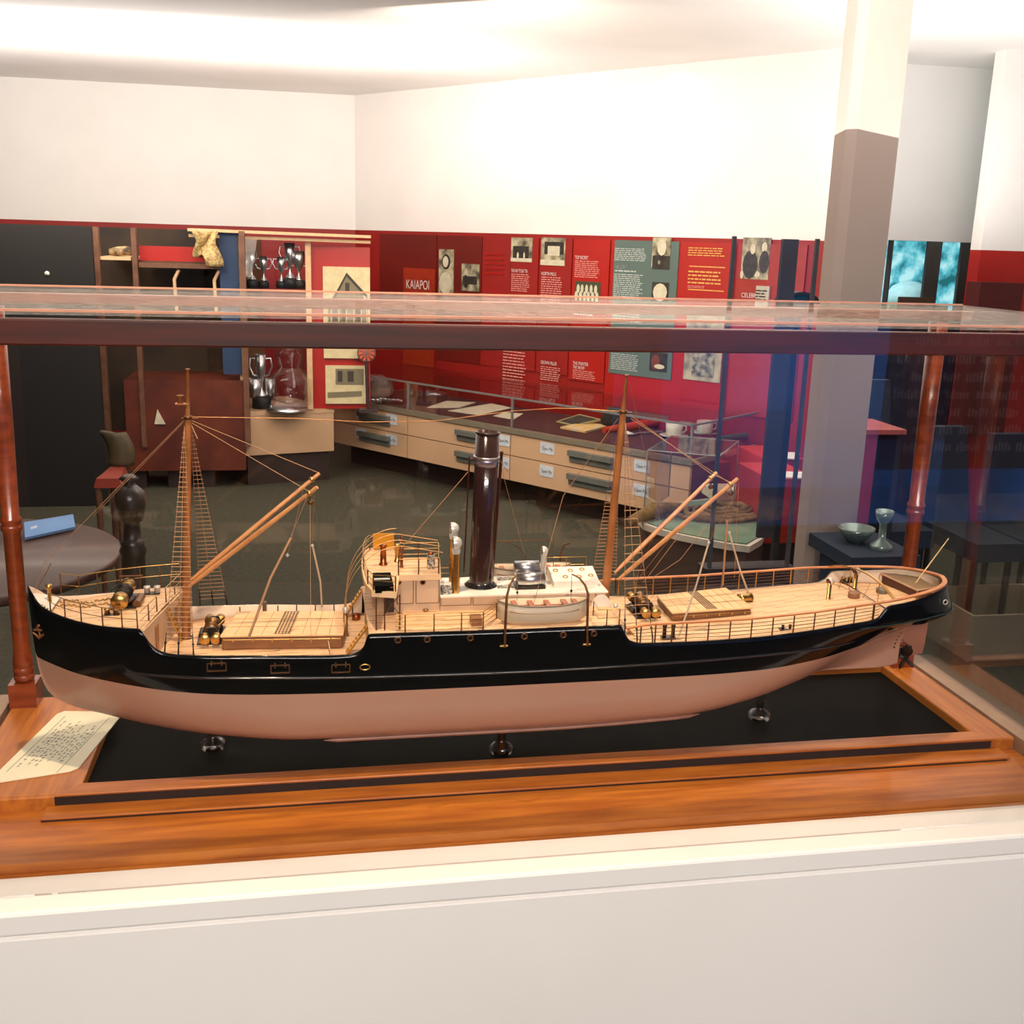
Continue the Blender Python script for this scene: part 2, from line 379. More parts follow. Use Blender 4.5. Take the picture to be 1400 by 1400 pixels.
ppatch(p, 742, 325, 775, 363, PHO, deco=([(.15,.15,.95,.6,-1),(.3,.3,.8,.65,-2),(0,.8,1,1,-2)], [PHOD, PHOL]))
head(p, 'NORTH MILLS', 742, 762, 376); plines(p, 742, 771, 378, 420, 14, PINKINK); head(p, 'CROWN MILLER', 741, 763, 497); plines(p, 741, 768, 500, 520, 7, PINKINK)
p = poster('red text panel headed top secret above a team photograph', 782, 330, 831, 530, REDP, ztop=ZT, off=.012, zbot=-.22)
head(p, 'TOP SECRET', 788, 806, 354); plines(p, 788, 822, 356, 380, 9, PINKINK)
ppatch(p, 788, 385, 823, 412, mat('team_photo_ground', (70,72,48), .5), deco=([(.08+.17*i,.15,.2+.17*i,.6,1) for i in range(5)]+[(.02+.16*i,.5,.15+.16*i,1,1) for i in range(6)], [PHOL]))
head(p, 'THE PRINTER', 785, 806, 498); head(p, 'THE SHOW', 785, 801, 503.5); plines(p, 785, 816, 505, 518, 5, PINKINK)
plines(p, 786, 814, 424, 432, 2, INK)
RB = poster('bright red backing panel behind the teal panel', 832, 330, 1000, 545, REDP, ztop=ZT, off=.008, zbot=-.3)
p = poster('teal text panel with portraits of a bearded man and an old man', 838, 330, 925, 515, TEAL, ztop=ZT, off=.016)
plines(p, 843, 888, 339, 357, 7, TEALINK, off=.0185); head(p, 'MALCONT', 843, 859, 367); plines(p, 843, 874, 369, 373, 1, TEALINK, off=.0185)
plines(p, 842, 882, 374, 409, 13, TEALINK, off=.0185); plines(p, 841, 880, 424, 440, 5, TEALINK, off=.0185); plines(p, 838, 876, 482, 505, 9, TEALINK, off=.0185)
ppatch(p, 895, 325, 920, 366, PHO, off=.0185, deco=([(.05,.6,1,1.05,-1),(.3,.05,.8,.6,2),(.35,.2,.7,.75,1),(.35,.75,.5,.9,2)], [PHOD, PHOL]))
ppatch(p, 894, 386, 917, 412, PHOD, off=.0185, deco=([(.08,.05,.92,1,1),(.4,.7,.7,1,1)], [PHOL]))
ppatch(p, 891, 482, 915, 508, PHOD, off=.0185, deco=([(.1,.1,.6,.9,1),(.3,.6,.9,.85,2)], [mat('coat_red', (120,60,50), .5), PHOL]))
p = poster('orange red quotation panel with two thin yellow rules', 936, 330, 996, 530, REDP, ztop=ZT, off=.012, zbot=-.25)
plines(p, 943, 994, 338, 351, 4, YEL); ppatch(p, 944, 364.2, 993, 365.6, YEL, 'rule', .0135); plines(p, 943, 990, 368, 388, 4, YEL, hh=.8); plines(p, 942, 966, 390, 394, 2, PINKINK); ppatch(p, 942, 396.2, 991, 397.6, YEL, 'rule', .0135)
p = poster('framed pale engraving hung low at the end of the teal panel', 939, 424, 990, 521, mat('pale_engraving', (190,182,160), .5, rgb2=(120,120,110), scale=12), name='framed_engraving', cat='picture', off=.02)
ppatch(p, 950, 482, 980, 515, mat('engraving_ink', (60,66,74), .5, rgb2=(170,168,150), scale=30), 'engraved_ship', .023, )
p = poster('dusky red panel with a photograph of two seated men', 1004, 330, 1096, 545, mat('dusky_red_print', (164,38,28), .5), ztop=ZT, off=.012, zbot=-.3)
ppatch(p, 1018, 325, 1056, 382, PHO, deco=([(.05,.3,.6,1,1),(.3,.15,.5,.4,2),(.65,.3,1,.85,1),(.7,.1,.9,.35,2),(.5,.8,.7,.95,2),(.0,.8,.12,1,2),(.8,.55,1,.65,3)], [PHOD, PHOL, mat('blue_grey_print', (80,96,120), .5)]))
head(p, 'CELEBRATE', 1015, 1046, 406, INK, h=.03)
p = poster('pale caption sheet standing beside the two men photograph', 1036, 391, 1054, 424, mat('grey_paper', (196,188,174), .6), name='caption_sheet', cat='label', off=.03)
plines(p, 1037, 1053, 396, 412, 4, BLK, off=.032)
# ---- long run of cream drawers with glass display on top
DZ1, DZ0, DL, DD = -.45, -.785, 3.04, .72
def cq(px, py): return atP(px, py, P1, U)
def cp(t, d, z): return (P1[0]+U[0]*t+N[0]*d, P1[1]+U[1]*t+N[1]*d, z)
def cbox(bb, t0, t1, d0, d1, z0, z1, mi=0):
    return bb.hexa([cp(t0,d0,z0), cp(t1,d0,z0), cp(t1,d1,z0), cp(t0,d1,z0), cp(t0,d0,z1), cp(t1,d0,z1), cp(t1,d1,z1), cp(t0,d1,z1)], mi)
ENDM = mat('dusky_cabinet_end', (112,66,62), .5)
SEAM = mat('drawer_shadow_seam', (150,112,82), .6)
BLUEG = mat('blue_grey_handle', (120,124,118), .4, .3)
for k, (t0, t1, lab) in enumerate([(0, .78, 'cream drawer cabinet at the far left end of the display run'), (.78, 1.72, 'cream drawer cabinet in the middle of the display run behind the funnel'), (1.72, DL, 'cream drawer cabinet at the near right end of the display run')]):
    o = thing('drawer_cabinet', lab, 'cabinet', cp((t0+t1)/2, .3, FLOOR), 'cream drawer cabinets')
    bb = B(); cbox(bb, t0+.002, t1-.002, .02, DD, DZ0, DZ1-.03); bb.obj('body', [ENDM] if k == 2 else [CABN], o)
    bb = B(); cbox(bb, t0+.002, t1-.002, .16, DD-.1, FLOOR, DZ0); bb.obj('kick_plinth', KICK, o)
    zm = (DZ0+DZ1)/2-.005
    for (za, zb) in ((DZ0+.004, zm-.003), (zm+.003, DZ1-.034)):
        bb = B(); cbox(bb, t0+.004, t1-.004, 0, .02, za, zb); dr = bb.obj('drawer', CABN, o)
        tc = {0: .45, 1: 1.42, 2: 2.36}[k]; zc = zb-.05
        wd = .16
        if k == 1 and zb < zm: pass
        bb = B(); cbox(bb, tc-wd, tc+wd, -.035, 0, zc-.012, zc+.02); cbox(bb, tc-wd, tc+wd, -.012, 0, zc-.05, zc-.012)
        bb.obj('handle', BLUEG, dr)
        for tl in ([.3, .62] if k == 0 else [1.0, 1.66] if k == 1 else [2.02, 2.72]):
            if (k == 1 and tl == 1.0): continue
            bb = B(); cbox(bb, tl-.055, tl+.055, -.003, 0, zc-.035, zc+.035); lb = bb.obj('paper_label', mat('drawer_label_paper', (206,214,222), .6), dr)
            text('Open Me', 'label_text', cp(tl-.042, -.004, zc-.012), UX, (0,0,1), .022, BLK, o, width=.084)
bb = B(); cbox(bb, -.01, DL+.01, -.012, DD, DZ1-.03, DZ1); ct = bb.obj('display_worktop', mat('aluminium_edge', (150,140,120), .4, .4)); tag(ct, 'long continuous display top with a metal edge lying on the cream cabinets', 'worktop')
bb = B(); cbox(bb, .02, DL-.02, .04, DD-.02, DZ1, DZ1+.004); tag(bb.obj('burgundy_cloth', mat('burgundy_cloth', (78,20,22), .85, rgb2=(60,14,18))), 'burgundy cloth lining the long glass display', 'cloth')
VZ = DZ1+.19
vit = thing('glass_vitrine', 'long low glass vitrine with thin metal edges on the drawer run', 'display case', cp(1.5, .3, DZ1))
bb = B(); cbox(bb, 0, DL, 0, .005, DZ1, VZ); bb.obj('front_pane', GLASSV, vit)
bb = B(); cbox(bb, 0, DL, 0, DD, VZ, VZ+.005); bb.obj('top_pane', GLASSV, vit)
bb = B(); cbox(bb, DL-.005, DL, .005, DD, DZ1, VZ); bb.obj('end_pane', GLASSV, vit)
EDGE = mat('grey_metal_edge', (150,152,150), .35, .5)
for t in (0, .78, 1.72, DL-.015):
    bb = B(); cbox(bb, t, t+.014, -.006, .006, DZ1, VZ); bb.obj('edge_post', EDGE, vit)
bb = B(); cbox(bb, 0, DL, -.006, .004, VZ-.003, VZ+.008); cbox(bb, DL-.01, DL+.002, -.006, DD, VZ-.003, VZ+.008); bb.obj('top_edge', EDGE, vit)
# contents of the vitrine
WP = mat('white_china', (226,222,206), .3, coat=.4); PAPER = mat('cream_paper', (224,214,186), .7)
cup = thing('cup_and_saucer', 'plain white cup on a saucer, left of the two by the vitrine end', 'cup', (0,0,0), 'cups in the vitrine')
B().lathe([(0,0),(.03,.002),(.075,.012),(.078,.014),(.03,.006),(0,.005)], (0,0,0), 24).obj('saucer', WP, cup)
B().lathe([(0,.008),(.03,.008),(.042,.02),(.046,.075),(.044,.075),(.04,.022),(0,.014)], (0,0,0), 24).obj('cup', WP, cup)
B().tube([(.043,0,.065),(.065,0,.062),(.068,0,.04),(.055,0,.028),(.042,0,.028)], .005).obj('handle', WP, cup)
ca = atZ(921, 598, DZ1+.004); cup.location = ca; cup.scale = (1.15,)*3
cb = atZ(963, 594, DZ1+.004); dup(cup, cb, 'white cup with a dark rim on a saucer, right cup by the vitrine end', scale=1.15)
def onz(name, lab, cat, quad, z, th, m, extra=None):
    P = [atZ(x, y, z) for x, y in quad]; bb = B(); bb.hexa(P+[(a, b2, z+th) for a, b2, _ in P]); o = bb.obj(name, m); tag(o, lab, cat); return o
ZC = DZ1+.005
onz('document_sheet', 'cream paper sheet lying flat in the middle vitrine, larger of the two', 'paper', [(612,562),(655,568),(700,558),(672,552)], ZC, .003, PAPER)
onz('document_sheet', 'folded cream booklet lying behind the larger sheet in the vitrine', 'paper', [(584,558),(628,558),(650,551),(610,549)], ZC, .006, PAPER)
onz('document_sheet', 'white page half hidden beside the vitrine edge post', 'paper', [(674,569),(702,574),(715,566),(690,564)], ZC, .003, PAPER)
onz('embroidered_cloth', 'yellow and orange patterned cloth in the vitrine near the slate', 'cloth', [(766,586),(800,592),(832,584),(800,579)], ZC, .012, mat('yellow_pattern_cloth', (222,170,60), .7, rgb2=(206,196,170), scale=16))
sl = thing('school_slate', 'wooden framed school slate tilted in the vitrine', 'slate', atZ(790, 575, ZC))
q = [atZ(760,576,ZC+.005), atZ(784,582,ZC+.005), atZ(822,573,ZC+.04), atZ(792,566,ZC+.04)]
Q = [Vector(v) for v in q]; cn = sum(Q, Vector())/4
bb = B(); bb.slab([cn+(v-cn)*.86 for v in Q], (0,0,1), .006); bb.obj('slate_panel', mat('slate', (60,60,50), .6), sl)
bb = B()
for i in range(4):
    a, c = Q[i], Q[(i+1)%4]; bb.slab([a, c, cn+(c-cn)*.84, cn+(a-cn)*.84], (0,0,1), .012)
bb.obj('slate_frame', mat('slate_frame_wood', (168,156,110), .6), sl)
bb = B(); bb.tube([atZ(826,588,ZC+.02), atZ(872,582,ZC+.02), atZ(905,575,ZC+.02)], [.02,.03,.03], 12); tag(bb.obj('fire_hose', mat('red_hose', (190,58,34), .6)), 'red canvas hose lying behind the cups', 'hose')
bb = B(); bb.tube([atZ(903,577,ZC+.02), atZ(918,577,ZC+.02)], [.034,.03], 14); bb.tube([atZ(918,577,ZC+.02), atZ(945,580,ZC+.02)], .014, 10); tag(bb.obj('hose_nozzle', mat('pale_blue_metal', (120,150,170), .4, .5)), 'pale blue nozzle at the end of the red hose', 'nozzle')
bb = B(); bb.tube([atZ(858,593,ZC+.01), atZ(866,594,ZC+.01), atZ(872,592,ZC+.01)], [.02,.008,.006], 10); bb.tube([atZ(872,592,ZC+.01), atZ(905,590,ZC+.01)], .005, 8); tag(bb.obj('silver_ladle', SILVER), 'silver ladle lying on the burgundy cloth left of the cups', 'ladle')
bb = B(); bb.tube([atZ(958,604,ZC+.02), atZ(1000,598,ZC+.02), atZ(1036,594,ZC+.02)], [.012,.02,.02], 10); tag(bb.obj('green_book', mat('green_rolled_cloth', (44,94,74), .7)), 'rolled green cloth at the right end of the vitrine', 'cloth')
bb = B(); bb.lathe([(0,0),(.09,0),(.1,.04),(.085,.09),(.05,.12),(0,.13)], atZ(842,583,ZC), 18); tag(bb.obj('dark_bowler_hat', mat('dark_felt', (40,34,30), .9)), 'dark felt hat behind the mast in the vitrine', 'hat')
cow = thing('saddle_mount', 'brown and white hide mount at the far left end of the vitrine', 'ornament', atZ(515, 545, ZC))
bb = B(); c0 = atZ(512, 543, ZC); bb.lathe([(0,0),(.12,0),(.15,.05),(.13,.12),(.06,.16),(0,.165)], c0, 18); bb.obj('brown_hide', mat('brown_hide', (70,36,28), .7, rgb2=(150,130,120), scale=9), cow)
bb = B(); c0 = atZ(483, 543, ZC); bb.lathe([(0,0),(.05,0),(.045,.06),(.03,.13),(.05,.16),(0,.165)], c0, 14); bb.obj('white_neck', mat('white_hide', (190,176,160), .7), cow)
for i, (x, lab) in enumerate([(500,'silver flute lying in the vitrine, nearest the hide mount'), (528,'silver flute lying in the vitrine, right of the nearest flute')]):
    bb = B(); bb.tube([atZ(x-14,547,ZC+.02), atZ(x+22,549,ZC+.02)], .012, 10)
    for j in range(5): bb.lathe([(0,0),(.014,0),(.014,.012),(0,.014)], atZ(x-8+6*j, 546.5+.4*j, ZC+.03), 10)
    tag(bb.obj('silver_flute', SILVER), lab, 'flute', 'silver flutes')
# ---- left display cabinet with trophies
zt = -.45
A = np.array(atZ(334,563,zt)[:2]); Bp = np.array(atZ(456,558,zt)[:2]); Cp = np.array(atZ(274,546,zt)[:2])
D2 = Bp+(Cp-A)*1.0
tcab = thing('trophy_cabinet', 'cream based glass trophy cabinet in the far left corner', 'cabinet', (float(A[0]), float(A[1]), FLOOR))
poly = [tuple(A), tuple(Bp), tuple(D2), tuple(Cp)]
def inset(poly, k):
    c = sum(np.array(p) for p in poly)/len(poly); return [tuple(np.array(p)+(c-np.array(p))*k) for p in poly]
B().prism(poly, -.745, zt-.02).obj('base', CABN, tcab)
B().prism(inset(poly, .08), FLOOR, -.745).obj('kick_plinth', KICK, tcab)
B().prism(inset(poly, -.01), zt-.03, zt).obj('ledge', CABN, tcab)
E1 = A+(Bp-A)*.735
for pz in (A, E1, Cp):
    bb = B(); bb.box(pz[0]-.018, pz[0]+.018, pz[1]-.018, pz[1]+.018, zt, .66); bb.obj('corner_post', LEDGE, tcab)
bb = B(); q = [tuple(A), tuple(E1), tuple(E1+(0,.004)), tuple(A+(0,.004))]; bb.prism(q, zt, .66); bb.obj('front_pane', GLASSV, tcab)
q = [tuple(A), tuple(A+np.array((.004,0))), tuple(Cp+np.array((.004,0))), tuple(Cp)]; bb = B().prism(q, zt, .66); bb.obj('side_pane', GLASSV, tcab)
OCH = mat('ochre_backing', (112,72,34), .7, rgb2=(86,50,28), scale=4)
bk = A+(Cp-A)*.96; bk2 = E1+(Cp-A)*.96
bb = B().prism([tuple(bk), tuple(bk2), tuple(bk2+(0,.03)), tuple(bk+(0,.03))], zt, .66); bb.obj('back_panel', OCH, tcab)
ZS = .345
bb = B().prism([tuple(A+(.02,.03)), tuple(E1+(-.02,.03)), tuple(bk2-(.02,.02)), tuple(bk+(.02,-.02))], ZS-.012, ZS); bb.obj('glass_shelf', GLASSV, tcab)
for k, z0 in enumerate((.655, .69)):
    bb = B(); bb.hexa([tuple(A+(-.3,-.06-.05*k))+(z0,), tuple(Bp+(.25,-.06-.05*k))+(z0-.01,), tuple(Bp+(.25,.3))+(z0-.01,), tuple(A+(-.3,.3))+(z0,), tuple(A+(-.3,-.06-.05*k))+(z0+.018,), tuple(Bp+(.25,-.06-.05*k))+(z0+.008,), tuple(Bp+(.25,.3))+(z0+.008,), tuple(A+(-.3,.3))+(z0+.018,)])
    bb.obj('cornice', LEDGE, tcab)
YT = float(A[1])+.16
def trophy(name, lab, px, py, z, h, handles=True, plinth=True, wide=1.0, parts=True):
    c = atY(px, py, YT); c = (c[0], YT, z)
    o = thing(name, lab, 'trophy', c, 'silver trophies')
    s = h
    if plinth: B().lathe([(0,0),(.17*s,0),(.17*s,.2*s),(.14*s,.22*s),(0,.22*s)], c, 20).obj('plinth', BLK, o)
    p0 = .22*s if plinth else 0
    B().lathe([(0,p0),(.12*s,p0),(.1*s,p0+.04*s),(.03*s,p0+.14*s),(.03*s,p0+.25*s),(.1*s*wide,p0+.36*s),(.15*s*wide,p0+.5*s),(.17*s*wide,s),(.155*s*wide,s),(.12*s*wide,p0+.5*s),(0,p0+.4*s)], c, 24).obj('bowl', SILVER, o)
    if handles:
        for sg in (-1, 1):
            B().tube([(c[0]+sg*.15*s*wide, c[1], z+.92*s), (c[0]+sg*.3*s*wide, c[1], z+.93*s), (c[0]+sg*.34*s*wide, c[1], z+.78*s), (c[0]+sg*.24*s*wide, c[1], z+.62*s), (c[0]+sg*.13*s*wide, c[1], z+.6*s)], .012*s+.002, 8).obj('handle', SILVER, o)
    return o
for a in [('tall slim silver goblet on the upper shelf, leftmost trophy by the corner post', 334, .22, False, False, .9), ('silver goblet on a dark plinth, second from the left on the upper shelf', 345, .23, False, True, .9),
          ('silver cup on a dark plinth, third from the left on the upper shelf', 361, .20, True, True, .8), ('small two handled silver cup, fourth from the left on the upper shelf', 385, .20, True, True, .8),
          ('tallest silver cup on the upper shelf with raised lid', 397, .29, True, True, .7), ('two handled silver cup at the right end of the upper shelf', 409, .24, True, True, 1.0)]:
    trophy('silver_trophy', a[0], a[1], 396, ZS, a[2], a[3], a[4], a[5])
for a in [('low silver bowl on a stem at the left of the lower shelf', 349, .2, False, False, 1.5), ('narrow silver goblet beside the low bowl on the lower shelf', 370, .2, False, False, 1.0), ('two handled silver cup standing behind the low bowl', 358, .36, True, True, .6)]:
    trophy('silver_trophy', a[0], a[1], 556, zt, a[2], a[3], a[4], a[5])
jr = thing('glass_jar', 'large clear glass jar at the right of the lower trophy shelf', 'jar', (atY(398,552,YT)[0], YT, zt))
B().lathe([(0,0),(.13,.01),(.15,.06),(.15,.2),(.1,.25),(.08,.27),(.09,.3),(.1,.38),(.08,.4),(.06,.4),(.09,.36),(.07,.28),(.13,.2),(.13,.06),(0,.02)], (jr.location.x, YT, zt), 24).obj('jar_body', SILVER if False else GLASSV, jr)
B().lathe([(0,0),(.12,0),(.14,.012),(0,.02)], (jr.location.x-.02, YT-.12, zt), 24).obj('silver_plate', SILVER, jr)
# red end panel with the framed house drawing
Y3 = float(Bp[1])-.02
x0 = atY(424, 450, Y3)[0]; x1 = atY(506, 450, Y3)[0]
struct('wall_panel_red', B().box(x0, x1, Y3, Y3+.1, zt, .62), REDP)
def pic(label, px0, py0, px1, py1, m, name='framed_picture', y=None):
    y = y or Y3-.02
    a = atY(px0, (py0+py1)/2, y); c = atY(px1, (py0+py1)/2, y); zt_ = atY((px0+px1)/2, py0, y)[2]; zb_ = atY((px0+px1)/2, py1, y)[2]
    o = thing(name, label, 'picture', ((a[0]+c[0])/2, y, zb_)); B().box(a[0], c[0], y, y+.02, zb_, zt_).obj('mount', m, o); return o, a[0], c[0], zb_, zt_
PALE = mat('cream_picture_mount', (222,206,160), .6)
DRW = mat('pencil_grey', (128,118,92), .6); DRWD = mat('pencil_dark', (60,56,46), .6)
o, a, c, z0, z1 = pic('cream drawing of a gabled villa on the red end panel', 442, 365, 506, 490, PALE)
wd = c-a; hh = z1-z0; bb = B(); y = Y3-.022
def fl(bb, pts, mi=0, dy=0): bb.add([(a+wd*u, y-dy, z1-hh*v) for u, v in pts][::-1], [tuple(range(len(pts)))], mi=mi)
fl(bb, [(.12,.42),(.5,.06),(.94,.3),(.94,.34),(.5,.1),(.14,.46)], 1, .001); fl(bb, [(.2,.33),(.5,.08),(.86,.28),(.86,.34),(.2,.36)], 0)
fl(bb, [(.06,.36),(.97,.36),(.97,.39),(.06,.39)], 1, .001); fl(bb, [(.1,.39),(.95,.39),(.95,.6),(.1,.6)], 0)
for u in (.16,.32,.48,.64,.8,.92): fl(bb, [(u,.39),(u+.02,.39),(u+.02,.6),(u,.6)], 2, .002)
for u in (.2,.4,.7): fl(bb, [(u,.43),(u+.1,.43),(u+.1,.58),(u,.58)], 1, .001)
fl(bb, [(.47,.17),(.56,.17),(.56,.26),(.47,.26)], 1, .001); fl(bb, [(.02,.72),(1,.7),(1,.8),(.02,.84)], 0)
bb.obj('villa_drawing', [DRW, DRWD, PALE], o)
o, a, c, z0, z1 = pic('yellowed drawing of a shop front below the villa drawing', 445, 500, 500, 552, PALE)
wd = c-a; hh = z1-z0; bb = B(); fl(bb, [(.25,.08),(.95,.08),(.95,.5),(.25,.5)], 0); fl(bb, [(.3,.14),(.42,.14),(.42,.42),(.3,.42)], 1, .001); fl(bb, [(.55,.14),(.7,.14),(.7,.42),(.55,.42)], 1, .001); fl(bb, [(.05,.7),(.9,.66),(.9,.8),(.05,.85)], 0)
bb.obj('shop_drawing', [DRW, DRWD], o)
y4 = Y3-.15; c = atY(501, 483, y4); o = thing('painted_roundel', 'red and black spoked roundel standing before the villa drawing', 'ornament', (c[0], y4, DZ1))
bb = B(); r = .062
bb.lathe([(0,0),(r,0),(r,.012),(0,.012)], (c[0], y4+.012, c[2]), 28, (0,-1,0)); bb.obj('disc', mat('roundel_grey', (120,96,92), .5), o)
bb = B()
for i in range(10):
    t0 = 6.2832*i/10; bb.add([(c[0]+q*math.cos(t0+k), y4-.002, c[2]+q*math.sin(t0+k)) for q, k in ((.2*r,-.1),(.85*r,-.2),(.85*r,.2),(.2*r,.1))], [(0,1,2,3)])
bb.obj('spokes', mat('roundel_orange', (214,84,44), .5), o)
B().tube([(c[0], y4+.01, c[2]-r), (c[0]+.01, y4+.01, DZ1+.02)], .012, 10).obj('stem', mat('roundel_stem', (60,40,44), .5), o)
B().box(c[0]-.05, c[0]+.07, y4-.04, y4+.06, DZ1, DZ1+.02).obj('foot', mat('roundel_stem', (60,40,44), .5), o)
# ---- far left open showcase
YS = 5.6
sh = thing('open_showcase', 'dark open showcase with brown posts in the far left background', 'shelving', (atY(200,640,YS)[0], YS, FLOOR))
def sx(px, y=YS): return atY(px, 370, y)[0]
for px, wdt in ((124, .06), (182, .03), (328, .035)):
    x = sx(px); B().box(x, x+wdt, YS-.02, YS+.04, FLOOR+.28, .70).obj('post', FRAMEW, sh)
B().box(sx(124)-.25, sx(328), YS+.5, YS+.53, FLOOR+.3, .70).obj('back_panel', mat('showcase_dark_back', (30,22,18), .7, rgb2=(66,46,20), scale=3), sh)
def shelf(px0, px1, py, th=.02, m=LEDGE, nm='shelf', dd=.45, y=YS):
    z = atY((px0+px1)/2, py, y)[2]; B().box(sx(px0), sx(px1), y, y+dd, z-th, z).obj(nm, m, sh); return z
zs1 = shelf(137, 180, 351); zs2 = shelf(190, 300, 360, .03, FRAMEW)
B().box(sx(190), sx(300), YS+.06, YS+.08, zs2+.01, zs2+.1).obj('red_lining', REDP, sh)
B().box(sx(300), sx(326), YS+.02, YS+.05, -.2, .70).obj('blue_panel', mat('blue_side_panel', (36,60,96), .6), sh)
for px in (237, 292): B().tube([(sx(px)+.03, YS+.03, zs2-.04), (sx(px), YS+.03, zs2-.1), (sx(px)+.005, YS+.03, .2)], .011, 8).obj('bracket', LEDGE, sh)
B().box(sx(160), sx(328), YS, YS+.48, FLOOR+.12, atY(220, 520, YS)[2]).obj('lower_drawers', mat('red_brown_chest', (110,46,24), .5, rgb2=(80,30,18), scale=5), sh)
for px in (163, 215, 262): B().box(sx(px), sx(px)+.09, YS+.04, YS+.14, FLOOR, FLOOR+.12).obj('foot', KICK, sh)
bb = B(); c = (sx(158), YS+.12, zs1+.03); bb.lathe([(0,-.05),(.02,-.05),(.03,0),(.028,.06),(.018,.09),(0,.1)], c, 16, (1,0,.1)); tag(bb.obj('sea_shell', mat('shell', (212,180,130), .5, rgb2=(60,40,26), scale=22)), 'banded shell lying on the small upper shelf', 'shell')
bb = B(); X0, X1 = sx(268), sx(301); rows = []
for i in range(10):
    v = i/9; rows.append([(X0+(X1-X0)*u+.015*math.sin(5*v+3*u), YS-.05-.03*math.sin(7*u+4*v), .69-v*(.69-zs2-.02+(-.02 if u < .5 else .03))) for u in [j/8 for j in range(9)]])
bb.grid(rows); fo = bb.obj('hanging_fleece', mat('cream_fleece', (226,200,140), .9, rgb2=(150,120,74), scale=60, bump=1)); tag(fo, 'cream speckled fleece hanging from the upper shelf', 'fleece')
mod = fo.modifiers.new('s', 'SOLIDIFY'); mod.thickness = .02
struct('door_1', B().box(-3.4, sx(130, 5.2), 5.15, 5.2, FLOOR, .70), DARKW)
c = atY(64, 374, 5.14); tag(B().lathe([(0,-.01),(.012,-.01),(.014,.004),(0,.008)], (c[0], 5.148, c[2]), 14, (0,-1,0)).obj('door_spyhole', WHITE), 'small white round knob on the dark door', 'knob')
# pale triangular pennant on the red brown chest
c = atY(215, 550, YS-.03); bb = B(); bb.prism([(0,0),(1,0),(1,1)], 0, .1) if False else None
q = [atY(211,580,YS-.012), atY(226,580,YS-.012), atY(215,560,YS-.012)]
bb = B(); bb.add([tuple(p) for p in q]+[(p[0], p[1]+.01, p[2]) for p in q], [(0,1,2),(5,4,3),(0,3,4,1),(1,4,5,2),(2,5,3,0)]); tag(bb.obj('paper_pennant', PAPER), 'cream triangular pennant leaning on the red brown drawers', 'pennant')
# chair in the left background
ch = thing('red_seat_chair', 'wooden chair with a red seat in the left background', 'chair', atZ(150, 720, FLOOR))
YC_ = 3.3; s0 = atY(127, 650, YC_); s1 = atY(166, 650, YC_); zc = atY(148, 655, YC_)[2]
B().prism([(s0[0],YC_),(s1[0],YC_),(s1[0]-.02,YC_+.3),(s0[0]+.02,YC_+.3)], zc-.04, zc, top=[(s0[0]+.01,YC_+.01),(s1[0]-.01,YC_+.01),(s1[0]-.03,YC_+.29),(s0[0]+.03,YC_+.29)]).obj('seat', mat('red_seat_fabric', (150,54,34), .8), ch)
for x, y in ((s0[0]+.015,YC_+.02),(s1[0]-.015,YC_+.02),(s0[0]+.03,YC_+.28),(s1[0]-.03,YC_+.28)):
    B().tube([(x, y, zc-.04), (x, y, FLOOR)], [.016,.011], 8).obj('leg', FRAMEW, ch)
zb = atY(130, 606, YC_)[2]; bb = B()
bb.grid([[(s0[0]+.01+.02*math.sin(v*3)-.03*v+u*.12, YC_+.29-.03*math.sin(u*3.14), zc+(zb-zc)*v) for u in (0,.25,.5,.75,1)] for v in [k/8 for k in range(9)]]); br = bb.obj('backrest', mat('chair_back_wood', (96,82,58), .5), ch); br.modifiers.new('s','SOLIDIFY').thickness = .02
# round table and its sign, turned stand
ZTB = -.2
tb = thing('round_table', 'round dark wooden table behind the left end of the ship', 'table', (0,0,0))
e1 = atZ(166, 742, ZTB); e2 = atZ(98, 708, ZTB); r = .42; cx, cy = e1[0]-r*.97, e2[1]-r*.98
tb.location = (cx, cy, FLOOR)
TBW = mat('table_top_wood', (82,50,38), .45, rgb2=(70,42,32), scale=3, coat=.2)
B().lathe([(0,-.03),(r-.01,-.03),(r,-.02),(r,-.005),(r-.006,0),(0,0)], (cx, cy, ZTB), 64).obj('table_top', TBW, tb)
B().lathe([(0,0),(.2,0),(.2,.03),(.06,.06),(.04,.12),(.06,.3),(.04,.5),(.06,.66),(.14,.72),(0,.72)], (cx, cy, FLOOR), 24).obj('pedestal', KICK, tb)
sg = thing('blue_table_sign', 'pale blue sign with white handwriting tilted on the round table', 'sign', (0,0,0))
q = [atZ(34,735,ZTB+.012), atZ(103,720,ZTB+.012)]; q2 = [atZ(100,703,ZTB+.03), atZ(33,714,ZTB+.03)]
Q = [Vector(v) for v in q+q2]; nn = (Q[1]-Q[0]).cross(Q[3]-Q[0]).normalized(); sg.location = (Q[0]+Q[1])/2
B().slab(Q, nn, .008).obj('board', mat('pale_blue_card', (120,158,206), .7, rgb2=(108,148,200), scale=8), sg)
bb = B(); ux = (Q[1]-Q[0]); uz = (Q[3]-Q[0])
for i in range(60):
    u = .12+.76*i/60; bb.add([Q[0]+ux*u+uz*(.42+.1*random.random())+nn*.001, Q[0]+ux*(u+.006)+uz*(.42)+nn*.001, Q[0]+ux*(u+.012)+uz*(.5+.14*random.random())+nn*.001, Q[0]+ux*(u+.004)+uz*.6+nn*.001], [(0,1,2,3)])
bb.obj('handwriting', INK, sg)
st = thing('turned_stand', 'dark turned wooden stand with silver knobs behind the round table', 'stand', (0,0,0))
YN = 1.35; c = atY(180, 720, YN); k = 1/510*1.0
c = (c[0], YN, 0)
def zz(py): return atY(178, py, YN)[2]
